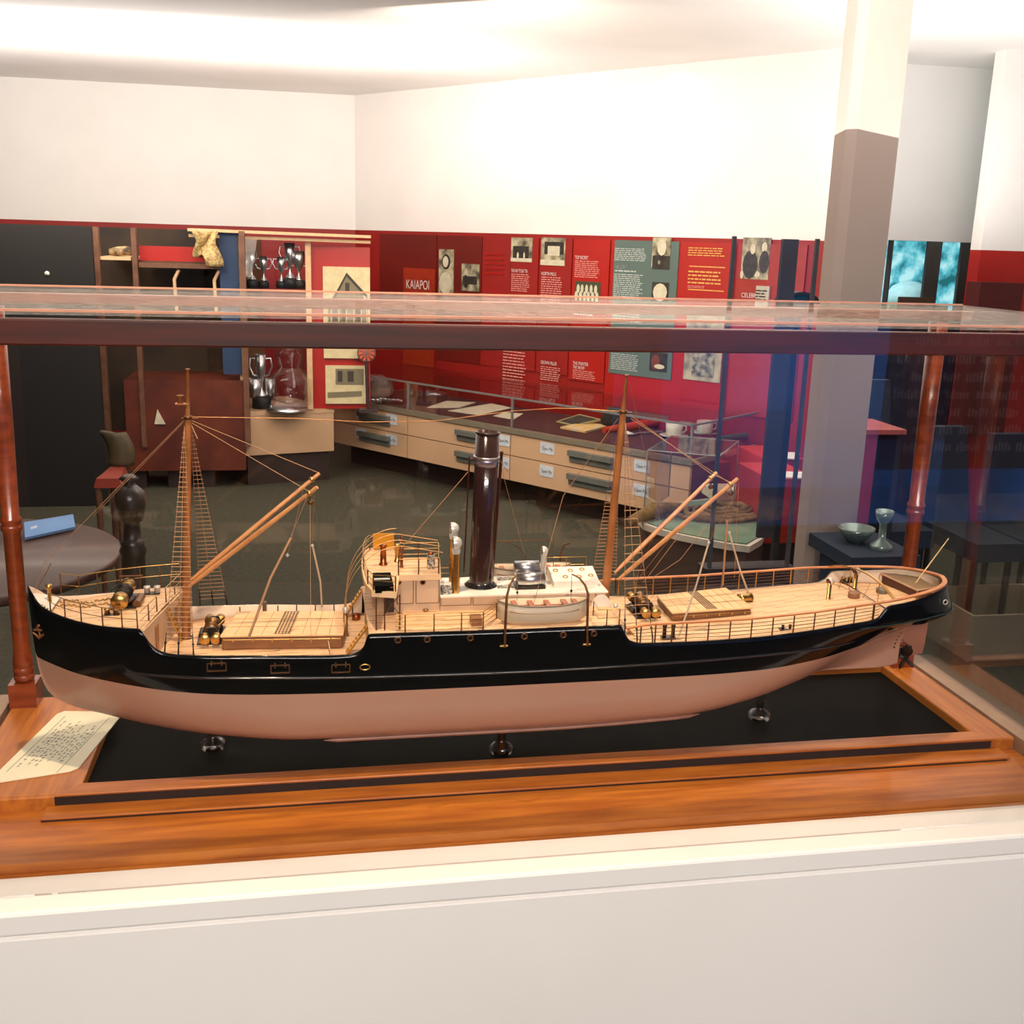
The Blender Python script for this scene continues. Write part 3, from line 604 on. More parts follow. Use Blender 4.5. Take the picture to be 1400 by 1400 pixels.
prof = [(0,FLOOR),(.1,FLOOR),(.1,FLOOR+.04),(.03,FLOOR+.1),(.03,zz(790)),(.031,zz(760)),(.036,zz(752)),(.03,zz(745)),(.033,zz(741)),(.024,zz(738)),(.022,zz(714)),(.03,zz(711)),(.036,zz(700)),(.04,zz(690)),(.038,zz(672)),(.02,zz(664)),(.012,zz(660)),(.026,zz(654)),(.012,zz(649)),(0,zz(648))]
B().lathe(prof, c, 24).obj('turned_post', mat('dark_turned_wood', (60,48,38), .35, coat=.4), st); setloc(st, (c[0], YN, FLOOR))
# ---- right background
COLM = mat('grey_column_plaster', (176,158,148), .7, rgb2=(168,150,140), scale=2)
YK = 2.3
xa = atY(1124, 560, YK)[0]; xb = atY(1188, 560, YK)[0]
struct('trim_1', B().prism([(xa,YK+.03),(xa+.03,YK),(xb,YK),(xb,YK+.12),(xa,YK+.12)], FLOOR, CEIL), COLM)
# window wall
YWn = 4.6
xw0, xw1 = atY(1196,400,YWn)[0], atY(1332,400,YWn)[0]; zw0 = atY(1260, 428, YWn)[2]; zw1 = .76
struct('wall_window_below', B().box(xw0-.4, xw1+.1, YWn, YWn+.12, FLOOR, zw0), mat('navy_wall', (30,44,66), .6))
struct('wall_window_above', B().box(xw0-.4, xw1+.1, YWn, YWn+.12, zw1, CEIL), PLAST)
def daymat():
    m = bpy.data.materials.new('daylit_garden'); m.use_nodes = True; nt = m.node_tree; b_ = nt.nodes['Principled BSDF']
    tc = nt.nodes.new('ShaderNodeTexCoord'); nz = nt.nodes.new('ShaderNodeTexNoise'); nz.inputs['Scale'].default_value = 9; nz.inputs['Detail'].default_value = 8
    rp = nt.nodes.new('ShaderNodeValToRGB'); e = rp.color_ramp.elements; e[0].position = .36; e[0].color = lin((30,110,120))+(1,); e[1].position = .64; e[1].color = lin((190,248,252))+(1,)
    k = e.new(.5); k.color = lin((92,198,214))+(1,)
    nt.links.new(tc.outputs['Object'], nz.inputs['Vector']); nt.links.new(nz.outputs[0], rp.inputs[0]); nt.links.new(rp.outputs[0], b_.inputs['Emission Color']); b_.inputs['Emission Strength'].default_value = .95; b_.inputs['Base Color'].default_value = (0,0,0,1)
    return m
win = B().box(xw0-.1, xw1+1.8, YWn+1.2, YWn+1.22, -.6, 1.4); wo = struct('window_2', B().box(xw0, xw1, YWn+.05, YWn+.055, zw0, zw1), GLASSV)
bd = win.obj('garden_view', daymat()); bd['kind'] = 'structure'
WF = mat('dark_window_frame', (74,70,66), .5); bb = B()
def wx(px): return atY(px, 380, YWn)[0]
for a_, c_ in ((1188,1202),(1263,1282),(1309,1328)): bb.box(wx(a_), wx(c_), YWn-.01, YWn+.015, zw0, zw1)
bb.box(wx(1216)-.005, wx(1216)+.005, YWn, YWn+.05, zw0, zw1); bb.box(wx(1190), wx(1328), YWn-.14, YWn+.1, zw0-.03, zw0)
bb.obj('window_frame', WF, wo)
bd2 = tag(B().box(wx(1219), wx(1262), YWn-.12, YWn-.1, zw0, zw0+.1).obj('brown_board', mat('brown_board', (88,66,50), .6)), 'small brown board leaning on the window sill', 'board')
g = thing('garden_rock', 'pale boulder on the lawn outside the window', 'rock', atY(1240, 395, YWn+1.0))
c = atY(1244, 397, YWn+1.0); bb = B(); bb.lathe([(0,0),(.16,0),(.17,.06),(.12,.13),(.05,.16),(0,.165)], (c[0], c[1], c[2]-.1), 14); bb.obj('boulder', mat('pale_rock', (196,226,226), .8), g); bb = B().box(c[0]-.2, c[0]+.25, c[1]-.1, c[1]+.15, c[2]-.16, c[2]-.1); bb.obj('ground', mat('grass_tuft', (110,160,120), .9), g)
# red wall at the far right
YR = 4.0; xr = atY(1336, 380, YR)[0]
struct('wall_red_right', B().box(xr, 5.9, YR, YR+.1, FLOOR, .715), REDP)
struct('wall_red_right_upper', B().box(xr, 5.9, YR, YR+.1, .715, CEIL), PLAST)
x = atY(1332, 400, 3.9)[0]; x2 = atY(1391, 400, 3.9)[0]; za = atY(1360, 386, 3.9)[2]
tag(B().box(x, x2, 3.85, 3.98, -.3, za).obj('dark_red_box', mat('dark_red_box', (84,16,12), .6)), 'dark red wall cupboard at the far right behind the glass', 'cupboard')
# blue and red items right of the column
NAVY = mat('navy_fabric', (22,34,52), .8, rgb2=(28,42,62), scale=6)
def chair(lab, px0, px1, pytop, pyseat, Y, m=NAVY):
    a, c = atY(px0, pytop, Y), atY(px1, pytop, Y); zt_ = a[2]; zs_ = max(FLOOR+.2, atY((px0+px1)/2, pyseat, Y)[2])
    o = thing('padded_chair', lab, 'chair', ((a[0]+c[0])/2, Y+.1, FLOOR), 'navy chairs'); bb = B()
    bb.hexa([(a[0],Y+.05,zs_),(c[0],Y+.05,zs_),(c[0],Y+.12,zs_),(a[0],Y+.12,zs_),(a[0]+.03,Y+.12,zt_),(c[0]-.03,Y+.12,zt_),(c[0]-.03,Y+.17,zt_),(a[0]+.03,Y+.17,zt_)]); bb.obj('backrest', m, o)
    B().box(a[0], c[0], Y-.35, Y+.08, zs_-.08, zs_).obj('seat', m, o)
    for x, y in ((a[0]+.03,Y-.3),(c[0]-.03,Y-.3),(a[0]+.03,Y+.05),(c[0]-.03,Y+.05)): B().tube([(x,y,zs_-.08),(x,y,FLOOR)], .015, 8).obj('leg', GUN, o)
    return o
chair('navy upholstered chair between the grey column and the right case post', 1186, 1244, 524, 700, 3.0)
chair('large navy chair directly right of the case post', 1290, 1352, 590, 715, 2.7)
chair('navy chair at the right edge of the photo', 1372, 1440, 600, 720, 2.9)
o = thing('red_side_table', 'pinkish red topped side table between column and case post', 'table', atZ(1200, 700, FLOOR)); Y = 2.6; a = atY(1176, 588, Y); c = atY(1240, 588, Y)
B().box(a[0], c[0], Y, Y+.3, a[2]-.02, a[2]).obj('table_top', mat('pink_red_top', (176,84,80), .5), o); B().box(a[0]+.01, a[0]+.09, Y+.01, Y+.28, FLOOR, a[2]-.02).obj('red_support', mat('crimson_panel', (160,44,64), .5), o); setloc(o, ((a[0]+c[0])/2, Y+.15, FLOOR))
for px in (1236,): B().box(c[0]-.03, c[0]-.005, Y+.02, Y+.28, FLOOR, a[2]-.02).obj('end_panel', NAVY, o)
# dark low stand carrying glass bowls
Y = 1.9; a = atY(1165, 760, Y); c = atY(1225, 760, Y); zt2 = atY(1190, 762, Y)[2]
o = thing('dark_display_stand', 'dark low stand carrying glassware right of the grey column', 'stand', ((a[0]+c[0])/2, Y+.1, FLOOR)); B().box(a[0], c[0]+.1, Y, Y+.35, max(zt2-.05, FLOOR+.1), zt2).obj('top', NAVY, o); B().box(a[0]+.03, c[0]+.05, Y+.04, Y+.3, FLOOR, max(zt2-.05, FLOOR+.1)).obj('body', NAVY, o)
GLB = mat('pale_glass_ware', (150,168,160), .15, .5)
c = (atY(1204, 750, Y+.1)[0], Y+.1, zt2)
tag(B().lathe([(0,0),(.045,0),(.04,.02),(.014,.04),(.014,.1),(.03,.12),(.034,.15),(.03,.15),(.012,.12),(0,.12)], c, 20).obj('glass_goblet', GLB), 'pale glass goblet on the dark stand right of the column', 'goblet')
c = (atY(1180, 745, Y+.14)[0], Y+.2, zt2); tag(B().lathe([(0,0),(.03,0),(.06,.04),(.07,.06),(.065,.06),(.03,.02),(0,.015)], c, 24).obj('glass_bowl', GLB), 'shallow glass bowl behind the goblet', 'bowl')
# red plinths with white papers
CRIM = mat('bright_red_plinth', (186,48,28), .5)
for lab, lab2, q, Y in (('red display plinth behind the tall glass case, further of the two', 'white paper on the further red plinth', (1046,1100,628), 3.75), ('red display plinth behind the tall glass case, nearer of the two', 'white paper on the nearer red plinth', (1052,1118,655), 3.15)):
    a = atY(q[0], q[2], Y); c = atY(q[1], q[2], Y); o = tag(B().box(a[0], c[0], Y, Y+.4, FLOOR+.25, a[2]).obj('display_plinth', CRIM), lab, 'plinth', 'red display plinths')
    z = a[2]; pp = [atZ(q[0]+6, q[2]-2, z), atZ(q[1]-8, q[2]+1, z), atZ(q[1]-6, q[2]-8, z), atZ(q[0]+16, q[2]-9, z)]
    bb = B(); bb.hexa([(p[0],p[1],z) for p in pp]+[(p[0],p[1],z+.006) for p in pp]); tag(bb.obj('paper_sheet', mat('white_paper', (226,222,218), .7)), lab2, 'paper', 'papers on the red plinths')
    B().box(a[0]+.05, c[0]-.05, Y+.06, Y+.35, FLOOR, FLOOR+.25).obj('plinth_foot', KICK, o, False)
# dark post and tall glass case behind the mast
Y = 1.75
tg = thing('tall_glass_case', 'tall clear glass case standing left of the grey column', 'display case', (0,0,0))
g0 = atY(983, 600, Y); g1 = atY(1092, 600, Y); zb_ = atY(1000, 775, Y)[2]
for x in (g0[0], g1[0]): B().box(x-.006, x+.006, Y-.006, Y+.006, zb_, .72).obj('edge_post', mat('dark_metal_edge', (96,96,98), .4, .5), tg)
B().box(g0[0], g1[0], Y-.003, Y+.001, zb_, .72).obj('front_pane', GLASSV, tg)
B().box(g0[0]-.02, g1[0]+.02, Y-.02, Y+.06, FLOOR, zb_).obj('base', mat('dark_case_base', (44,38,40), .6), tg); setloc(tg, ((g0[0]+g1[0])/2, Y+.25, FLOOR))
xp = atY(1040, 600, Y+.4)[0]; xp2 = atY(1060, 600, Y+.4)[0]
tag(B().box(xp, xp2, Y+.35, Y+.37, zb_, .72).obj('dark_upright', mat('dark_grey_upright', (58,54,54), .6)), 'dark grey square upright inside the tall glass case', 'post')
c = atY(1097, 415, Y+.45); hb = thing('arched_hat_box', 'black arched box with teal lining on a thin pole left of the column', 'box', c)
bb = B(); P = [(math.cos(math.pi*i/14), math.sin(math.pi*i/14)) for i in range(15)]; rr = .06
bb.hexa([(0,0,0)]*8) if False else None
vs = [(c[0]+x*rr*1.15, c[1]+d, c[2]+z*rr*.7) for d in (0, .1) for x, z in P]+[(c[0]+x*rr*.95, c[1]+d, c[2]+z*rr*.5) for d in (0, .1) for x, z in P]; n = 15; fs = []
for i in range(14): fs += [(i,i+1,2*n+i+1,2*n+i), (i,n+i,n+i+1,i+1), (2*n+i,2*n+i+1,3*n+i+1,3*n+i)]
bb.add(vs, fs); bb.obj('arch', BLK, hb); B().box(c[0]-.012, c[0]+.012, c[1]+.03, c[1]+.055, FLOOR, c[2]+.01).obj('stand_pole', BLK, hb); B().box(c[0]-.12, c[0]+.12, c[1]-.05, c[1]+.15, FLOOR, FLOOR+.02).obj('stand_foot', BLK, hb)
B().box(c[0]-.03, c[0]+.03, c[1]+.02, c[1]+.06, c[2]-.02, c[2]+.03).obj('lining', mat('teal_lining', (20,96,106), .6), hb)
# low platform with a green cloth, basket work and an acrylic cover
ZP = -.62
pts = [(872,708),(880,716),(900,723),(930,731),(965,738),(1000,744),(1025,747),(1042,737),(1052,715),(1030,694),(980,680),(900,690)]
P = [atZ(x, y, ZP)[:2] for x, y in pts]
pf = thing('curved_platform', 'low curved platform with a white edge behind the aft derricks', 'platform', (P[3][0], P[3][1], FLOOR))
B().prism(P, ZP-.03, ZP).obj('white_top', mat('platform_white_edge', (206,196,180), .6), pf)
B().prism(inset(P, .06), FLOOR, ZP-.03).obj('platform_body', mat('platform_brown', (84,62,50), .7), pf)
gc = B().prism(inset(P, .07), ZP, ZP+.006).obj('green_cloth', mat('sage_green_cloth', (104,128,106), .9, rgb2=(88,112,96), scale=12)); tag(gc, 'sage green cloth spread over the curved platform', 'cloth')
c = atZ(985, 705, ZP+.01); bk_ = thing('straw_coil', 'coiled straw rope heaped on the green cloth', 'rope', c); STR = mat('straw', (132,104,62), .9, rgb2=(96,72,44), scale=30)
for j in range(5):
    rr = .17-.024*j; B().tube([(c[0]+rr*math.cos(t/3)*1.3+.01*j, c[1]+rr*.8*math.sin(t/3), ZP+.02+.008*j+.006*math.sin(t*1.7+j)) for t in range(20)], .012+.004*math.sin(j*2), 8).obj('coil', STR, bk_)
B().tube([(c[0]-.5, c[1]-.1, ZP+.02), (c[0]-.35, c[1]-.02, ZP+.05), (c[0]-.2, c[1]+.04, ZP+.04)], [.02,.04,.03], 10).obj('loose_end', STR, bk_)
o_ = tag(B().box(0,.3,0,.18,0,.05).obj('open_book', PAPER), 'pale paper bundle behind the straw coil', 'paper'); c2 = atZ(1000, 683, ZP+.01); o_.location = (c2[0]-.1, c2[1], ZP+.006)
ac = thing('acrylic_cover', 'clear acrylic box cover over the left of the curved platform', 'display case', atZ(905, 705, ZP))
a0 = atZ(880, 708, ZP); hgt = .34; b0 = (a0[0]+.62*.55, a0[1]-.30*.55, ZP); nrm = (.3,.62)
Pq = [(a0[0],a0[1]), (a0[0]+.30,a0[1]-.17), (a0[0]+.30+.26,a0[1]-.17+.4), (a0[0]+.26,a0[1]+.4)]
for i in range(4):
    p0, p1 = Pq[i], Pq[(i+1)%4]; B().hexa([(p0[0],p0[1],ZP+.01),(p1[0],p1[1],ZP+.01),(p1[0]+.002,p1[1]+.003,ZP+.01),(p0[0]+.002,p0[1]+.003,ZP+.01),(p0[0],p0[1],ZP+hgt),(p1[0],p1[1],ZP+hgt),(p1[0]+.002,p1[1]+.003,ZP+hgt),(p0[0]+.002,p0[1]+.003,ZP+hgt)]).obj('side_pane', GLASSV, ac)
    B().tube([(p0[0],p0[1],ZP+.01),(p0[0],p0[1],ZP+hgt),(p1[0],p1[1],ZP+hgt)], .0035, 6).obj('edge', EDGE, ac)
B().prism(Pq, ZP+hgt, ZP+hgt+.004).obj('top_pane', GLASSV, ac)
# cream open carton on the floor at the right
CT = mat('pale_carton', (150,134,110), .8, rgb2=(140,124,102), scale=5); q = atZ(1322, 905, FLOOR)
ct_ = thing('open_carton', 'pale open topped carton on the floor beyond the right end of the case', 'box', q); zc_ = FLOOR+.2
for (x0_, x1_, y0_, y1_) in ((0,.5,0,.012),(0,.5,.38,.392),(0,.012,.012,.38),(.488,.5,.012,.38)): B().box(q[0]+x0_, q[0]+x1_, q[1]+y0_, q[1]+y1_, FLOOR+.02, zc_).obj('side', CT, ct_)
B().box(q[0], q[0]+.5, q[1], q[1]+.392, FLOOR, FLOOR+.02).obj('bottom', CT, ct_)
# ================================================================ display case
case = thing('ship_display_case', 'mahogany and glass display case enclosing the model steamer', 'display case', (.7, -.2, -.1))
X0, X1, YF, YBK, H = -.045, 1.455, -.46, .03, .6
b = B(); b.box(.128, 1.372, -.266, .0, -.03, -.014); b.obj('black_floor_panel', VELV, case)
def bev(o, w_=.003, s=2):
    m = o.modifiers.new('bevel', 'BEVEL'); m.width = w_; m.segments = s; m.limit_method = 'ANGLE'; return o
bev(B().box(-.018, .128, -.290, .02, -.03, 0).obj('left_border', WOODY, case))
bev(B().box(1.372, 1.425, -.290, .02, -.03, 0).obj('right_border', WOODY, case))
b = B(); b.hexa([(.128,0,-.03),(1.372,0,-.03),(1.372,.02,-.03),(.128,.02,-.03),(.128,0,0),(1.372,0,0),(1.372,.02,0),(.128,.02,0)]); b.obj('back_border', WOODX, case)
bev(B().hexa([(.10,-.293,-.0015),(1.392,-.293,-.0015),(1.370,-.265,-.0015),(.128,-.265,-.0015),(.10,-.293,.002),(1.392,-.293,.002),(1.370,-.265,.002),(.128,-.265,.002)]).obj('front_moulding', WOODX, case), .001)
b = B(); b.box(.10, 1.386, -.291, -.266, -.05, -.0016); b.obj('moulding_recess', mat('recess_painted_shade', (34,18,16), .6), case)  # shade of the gap is painted in as a dark colour
bev(B().box(.09, 1.3975, -.3225, -.2912, -.0161, -.0131).obj('front_moulding', WOODX, case), .001)
b = B(); b.box(.09, 1.393, -.3212, -.2915, -.05, -.0162); b.obj('moulding_recess', mat('recess_painted_shade', (34,18,16), .6), case)  # shade under the lower moulding, painted dark as well
b = B(); b.box(-.018, 1.425, -.412, -.3214, -.06, -.0185); b.box(1.3935, 1.425, -.3214, -.2905, -.06, -.0185); b.box(-.018, .0895, -.3214, -.2905, -.06, -.0185); b.obj('front_board', WOODX, case)
b = B(); b.box(X0-.01, X1+.01, -.415, YBK+.01, -.06, -.03); b.obj('base_frame', WOODX, case)
b = B(); b.box(1.428, X1+.004, YF, YBK, -.03, .002); b.obj('right_glass_channel', mat('grey_channel', (172,140,116), .5), case)
b = B(); b.box(X0-.004, -.024, YF, YBK, -.03, .002); b.obj('left_glass_channel', mat('grey_channel', (172,140,116), .5), case)
def post(x, y, front=False):
    bb = B(); bb.box(x-.019, x+.019, y-.019, y+.019, 0, .036)
    bb.lathe([(0,.036),(.0125,.036),(.0145,.04),(.0145,.046),(.0125,.048),(.0145,.051),(.0145,.057),(.0125,.059),(.0145,.062),(.0135,.07),(.0118,.08),(.0118,.262),(.0145,.266),(.0145,.271),(.0122,.274),(.0145,.277),(.0145,.282),(.0118,.286),(.0135,.40),(.0145,H-.022),(0,H-.02)], (x, y, 0), 24)
    return bb.obj('turned_post', WOOD, case)
post(0, 0); post(1.4, 0)
bev(B().box(X0+.004, X1-.004, YF+.003, YF+.016, H-.030, H-.004).obj('front_rail', WOODD, case), .002)
B().box(X0+.004, X1-.004, YF+.0155, YF+.02, H-.02, H-.018).obj('rail_bead', WOOD, case)
bev(B().box(X0+.004, X1-.004, -.012, .012, H-.018, H-.004).obj('back_rail', WOOD, case), .002)
for (a, c, nm) in ((X0, X0+.003, 'left_pane'), (X1-.003, X1, 'right_pane')): B().box(a, c, YF+.003, YBK-.003, -.03, H).obj(nm, GLASSF, case)
B().box(X0, X1, YF, YF+.003, -.03, H).obj('front_pane', GLASSF, case)
B().box(X0, X1, YBK-.003, YBK, -.03, H).obj('back_pane', GLASSF, case)
B().box(X0, X1, YF, YBK, H, H+.004).obj('top_pane', GLASST, case)
b = B(); b.box(X0-.001, X1+.001, YF-.0015, YF+.002, H+.003, H+.0055); b.box(X0-.001, X1+.001, YBK-.002, YBK+.0015, H+.003, H+.0055); b.obj('polished_edge', mat('polished_acrylic_edge', (236,170,140), .2, .2), case)
# white plinth under the case
pl_ = tag(B().box(X0-.03, X1+.03, YF-.03, YBK+.03, FLOOR, -.06).box(X0-.03, X1+.03, YF-.03, -.417, -.06, -.031).obj('white_plinth', PLAST), 'plain white plinth carrying the ship display case', 'plinth')
bev(pl_, .004)
# label card lying on the left border
q = [atZ(-20,1072,.002), atZ(96,1054,.002), atZ(108,1049,.002), atZ(166,977,.002), atZ(160,973,.002), atZ(88,972,.002), atZ(78,976,.002)]
card = thing('caption_card', 'cream caption card with dark lettering lying by the bow on the left border', 'label', (.07, -.15, 0))
bb = B(); bb.prism([p[:2] for p in q], .0005, .002); bb.obj('card', mat('cream_card', (244,236,206), .7, rgb2=(240,230,198), scale=6), card)
o0 = Vector(atZ(88, 977, .0022)); o1 = Vector(atZ(2, 1058, .0022)); o2 = Vector(atZ(156, 978, .0022))
ey = (o1-o0); ex = (o2-o0)         # lines of lettering run along ey
bb = B()
for k in range(11):
    u = .13+.075*k; v = (.12, .3, .16, .22, .12, .3, .2, .34, .26, .2, .3)[k]; big = k in (1,3,9); ve = 1.02-v
    while v < ve:
        l = random.uniform(.024, .05); w_ = .050 if big else .032; a = o0+ex*(u+.006*random.random())+ey*v; s1 = .008
        for (p_, q_, wx_, wy_) in ((0,0,w_,s1), (0,l*.5,w_*random.choice((1,.5)),s1), (random.choice((0,w_*.5,w_)),0,s1*.8,l*.55)):
            e_ = a+ex*p_+ey*q_; bb.add([e_, e_+ey*wy_, e_+ey*wy_+ex*wx_, e_+ex*wx_], [(0,1,2,3)])
        v += l+.014+(.03 if random.random() < .2 else 0)
bb.obj('lettering', BLK, card)
bb = B()
for (u0,v0,u1,v1) in ((.05,.03,.05,.97),(.95,.03,.95,.97)): 
    a = o0+ex*u0+ey*v0; c = o0+ex*u1+ey*v1; bb.tube([a, c], .0003, 4)
bb.obj('border_line', BLK, card)
# ================================================================ model steamer
def pchip(xs, ys):
    xs = np.array(xs, float); ys = np.array(ys, float); h = np.diff(xs); d = np.diff(ys)/h
    m = np.zeros(len(xs)); m[0] = d[0]; m[-1] = d[-1]
    for i in range(1, len(xs)-1):
        m[i] = 0 if d[i-1]*d[i] <= 0 else 3*(h[i-1]+h[i])/((2*h[i]+h[i-1])/d[i-1]+(h[i]+2*h[i-1])/d[i])
    def f(x):
        x = min(max(x, xs[0]), xs[-1]); i = min(int(np.searchsorted(xs, x, 'right'))-1, len(xs)-2); t = (x-xs[i])/h[i]
        return float((2*t**3-3*t**2+1)*ys[i]+(t**3-2*t**2+t)*h[i]*m[i]+(-2*t**3+3*t**2)*ys[i+1]+(t**3-t**2)*h[i]*m[i+1])
    return f
YC = -.2
bsf = pchip([.066,.069,.075,.085,.1,.14,.2,.3,.4,.6,.8,.95,1.05,1.15,1.22,1.28,1.31,1.33,1.344,1.35], [0,.006,.014,.023,.034,.058,.081,.098,.1,.1,.1,.1,.098,.091,.081,.065,.052,.037,.018,0])
zkf0 = pchip([.066,.068,.070,.074,.08,.09,.12,.16,.2,.25,.35,.43,.7,.95,1.04,1.1,1.17,1.24,1.2755], [.235,.18,.15,.122,.104,.092,.076,.064,.056,.050,.043,.040,.040,.049,.060,.071,.082,.082,.087])
zkf1 = pchip([1.2765,1.30,1.33,1.35], [.158,.165,.172,.1775])
def zk(x): return zkf0(x) if x <= 1.276 else zkf1(x)
zreff = pchip([.066,.2,.3,.6,.9,1.15,1.25,1.35], [.21,.185,.174,.172,.170,.178,.181,.179])
zwl0 = pchip([.069,.123,.182,.242,.356,.477,.6,.75,.9,1.017,1.09,1.163,1.207,1.246,1.2755], [.150,.1404,.1365,.1315,.1255,.1230,.1228,.1232,.1246,.1277,.1331,.1390,.1450,.1520,.1575])
ztopf = pchip([.0655,.075,.084,.099,.1315,.17,.209,.2135,.2177,.2292,.2447,.28,.357,.45,.466,.4735,.4804,.4859,.4895,.57,.67,.75,.8127,.8165,.8204,.8279,.8442,.9,1.01,1.078,1.143,1.183,1.189,1.194,1.1985,1.203,1.242,1.275,1.303,1.35],
    [.2465,.236,.2255,.2197,.2141,.2115,.2115,.2090,.2004,.1865,.1808,.1788,.1768,.1735,.1742,.177,.1834,.1988,.2003,.2001,.1995,.2000,.2002,.1955,.1878,.1783,.1738,.1732,.1758,.1805,.1862,.1905,.194,.200,.205,.2075,.2100,.2135,.2170,.2185])
pf_ = pchip([.066,.1,.2,.3,.4,.9,1.0,1.1,1.18,1.2755], [1.0,1.4,2.3,3.3,4.6,4.6,3.2,1.9,1.3,1.0])
qf_ = pchip([.066,.1,.2,.3,.4,.9,1.0,1.1,1.18,1.2755], [1.0,.8,.48,.32,.24,.24,.33,.58,1.15,3.0])
def breadth(x, z):
    k, r = zk(x), zreff(x); s = min(max((z-k)/max(r-k, 1e-4), 0), 1)
    p, q = (pf_(x), qf_(x)) if x <= 1.276 else (1.6, .42)
    return max(bsf(x)*(1-(1-s)**p)**q, .0022 if x > .067 and x < 1.3 else 0)
def zdeck(x):
    if x < .2135: return .2095
    if x < .488: return .160
    if x < .814: return .1995
    return pchip([.8,.85,.9,1.01,1.078,1.143,1.19,1.35], [.172,.1725,.1727,.1753,.180,.1857,.1895,.194])(x)
def tumble(x, z): return x-max(0, z-.18)*max(0, (x-1.2)/.15)*.4
ship = thing('model_steamer', 'long black and salmon model cargo steamer with two masts inside the glass case', 'model ship', (.7, -.2, .04))
xs = sorted(set([.0662,.067,.068,.0695,.0715,.074,.077,.081,.086]+[.09+.0062*i for i in range(185)]+[.205+.003*i for i in range(14)]+[.464+.0022*i for i in range(14)]+[.812+.003*i for i in range(13)]+[1.2755,1.2762,1.2775]+[1.186+.002*i for i in range(10)]+[1.24+.006*i for i in range(13)]+[1.318,1.326,1.333,1.339,1.343,1.346,1.348,1.3494,1.35]))
xs = [x for x in xs if x <= 1.35]
def section(x):
    k, zt_ = zk(x), ztopf(x); wl = max(zwl0(x), k+.0002); wl = min(wl, zt_-.004)
    zs = [k+(wl-k)*(j/14)**1.6 for j in range(15)]+[wl+(zt_-wl)*j/9 for j in range(1, 10)]
    return [(z, breadth(x, z)) for z in zs]
rows = []
for x in xs:
    s = section(x); near = [(tumble(x, z), YC-b_, z) for z, b_ in reversed(s)]; far = [(tumble(x, z), YC+b_, z) for z, b_ in s]
    zt_, bt = s[-1]; bi = max(bt-.0035, 0); zd = min(zdeck(x), zt_)-.004
    inn = [(tumble(x, zt_), YC-bi, zt_), (tumble(x, zd), YC-bi, zd)]
    onn = [(tumble(x, zt_), YC+bi, zt_), (tumble(x, zd), YC+bi, zd)]
    rows.append(inn[::-1]+near+[(tumble(x, s[0][0]), YC, s[0][0])]+far+onn)
b = B(); b.grid(rows, True)
n = len(rows[0])
b.mi = []
for i in range(len(rows)-1):
    xm = (xs[i]+xs[i+1])/2
    for j in range(n-1):
        k = min(j, n-2-j)       # 0 inner face, 1 cap, 2..10 black, 11..24 salmon
        b.mi.append(2 if k == 0 else 0 if k <= 10 else 1)
hull = b.obj('hull', [BLACK, SALMON, CREAM], ship)
m_ = hull.modifiers.new('w', 'WEIGHTED_NORMAL') if False else None
# rubbing strake, knuckle line, bilge strip
for sd in (-1, 1):
    pts = []
    for i in range(60):
        x = .19+(1.16-.19)*i/59; z = pchip([.19,.34,.48,.67,.9,1.01,1.11,1.16], [.1535,.1483,.1435,.1413,.1452,.1495,.1535,.156])(x); pts.append((x, YC+sd*(breadth(x, z)+.0002), z))
    B().tube(pts, [.0004]+[.0018]*58+[.0004], 8).obj('rubbing_strake', STRAKE, ship)
    pts = []
    for i in range(30):
        x = 1.16+.188*(i/29)**.8; z = .1793+(.0035)*math.sin(min(1, (x-1.16)/.19)*3.1); z = .1793 if x < 1.2 else interp(x, [1.2,1.3,1.35], [.1795,.183,.1785]); pts.append((x, YC+sd*(breadth(x, z)+.0005), z))
    B().tube(pts, .0011, 6).obj('counter_moulding', mat('counter_moulding_paint', (44,62,60), .2), ship)
    pts = []
    for i in range(30):
        x = .43+.515*i/29; z = .0475+.008*max(0, (x-.7)/.25); pts.append((x, YC+sd*(breadth(x, z)-.001), z-.003))
    B().tube(pts, [.0005]+[.003]*28+[.0005], 6).obj('bilge_keel', mat('bilge_keel_paint', (152,108,92), .35), ship)
# decks
def deck(name, x0, x1, zf, ins=.003, dz=0, aft=None, n_=40, m=DECK):
    rows = []
    for i in range(n_+1):
        x = x0+(x1-x0)*i/n_; row = []
        for j in range(13):
            v = -1+2*j/12; xx = x+(aft(v)*(i/n_) if aft else 0); bb_ = max(breadth(xx if xx < 1.35 else 1.35, zf(x))-ins, 0)
            row.append((tumble(xx, zf(x)), YC+v*bb_, zf(x)+dz+.003*(1-v*v)))
        rows.append(row)
    o = B().grid(rows, True, flip=True).obj(name, m, ship); md = o.modifiers.new('s', 'SOLIDIFY'); md.thickness = .002; md.offset = -1; return o
deck('forecastle_deck', .0685, .214, lambda x: .2105+max(0, (.10-x))*.3, aft=lambda v: .033*(v+1)/2)
B().grid([[(.068+.03*i/6, YC+v*max(bsf(.068+.03*i/6)-.002, 0), .2195+max(0, .095-(.068+.03*i/6))*.55) for v in (-1,-.5,0,.5,1)] for i in range(7)], True, flip=True).obj('bow_plate', WHITE, ship)
deck('well_deck', .205, .50, lambda x: .160)
deck('midship_deck', .487, .816, lambda x: .2)
deck('aft_deck', .80, 1.349, zdeck, n_=70)
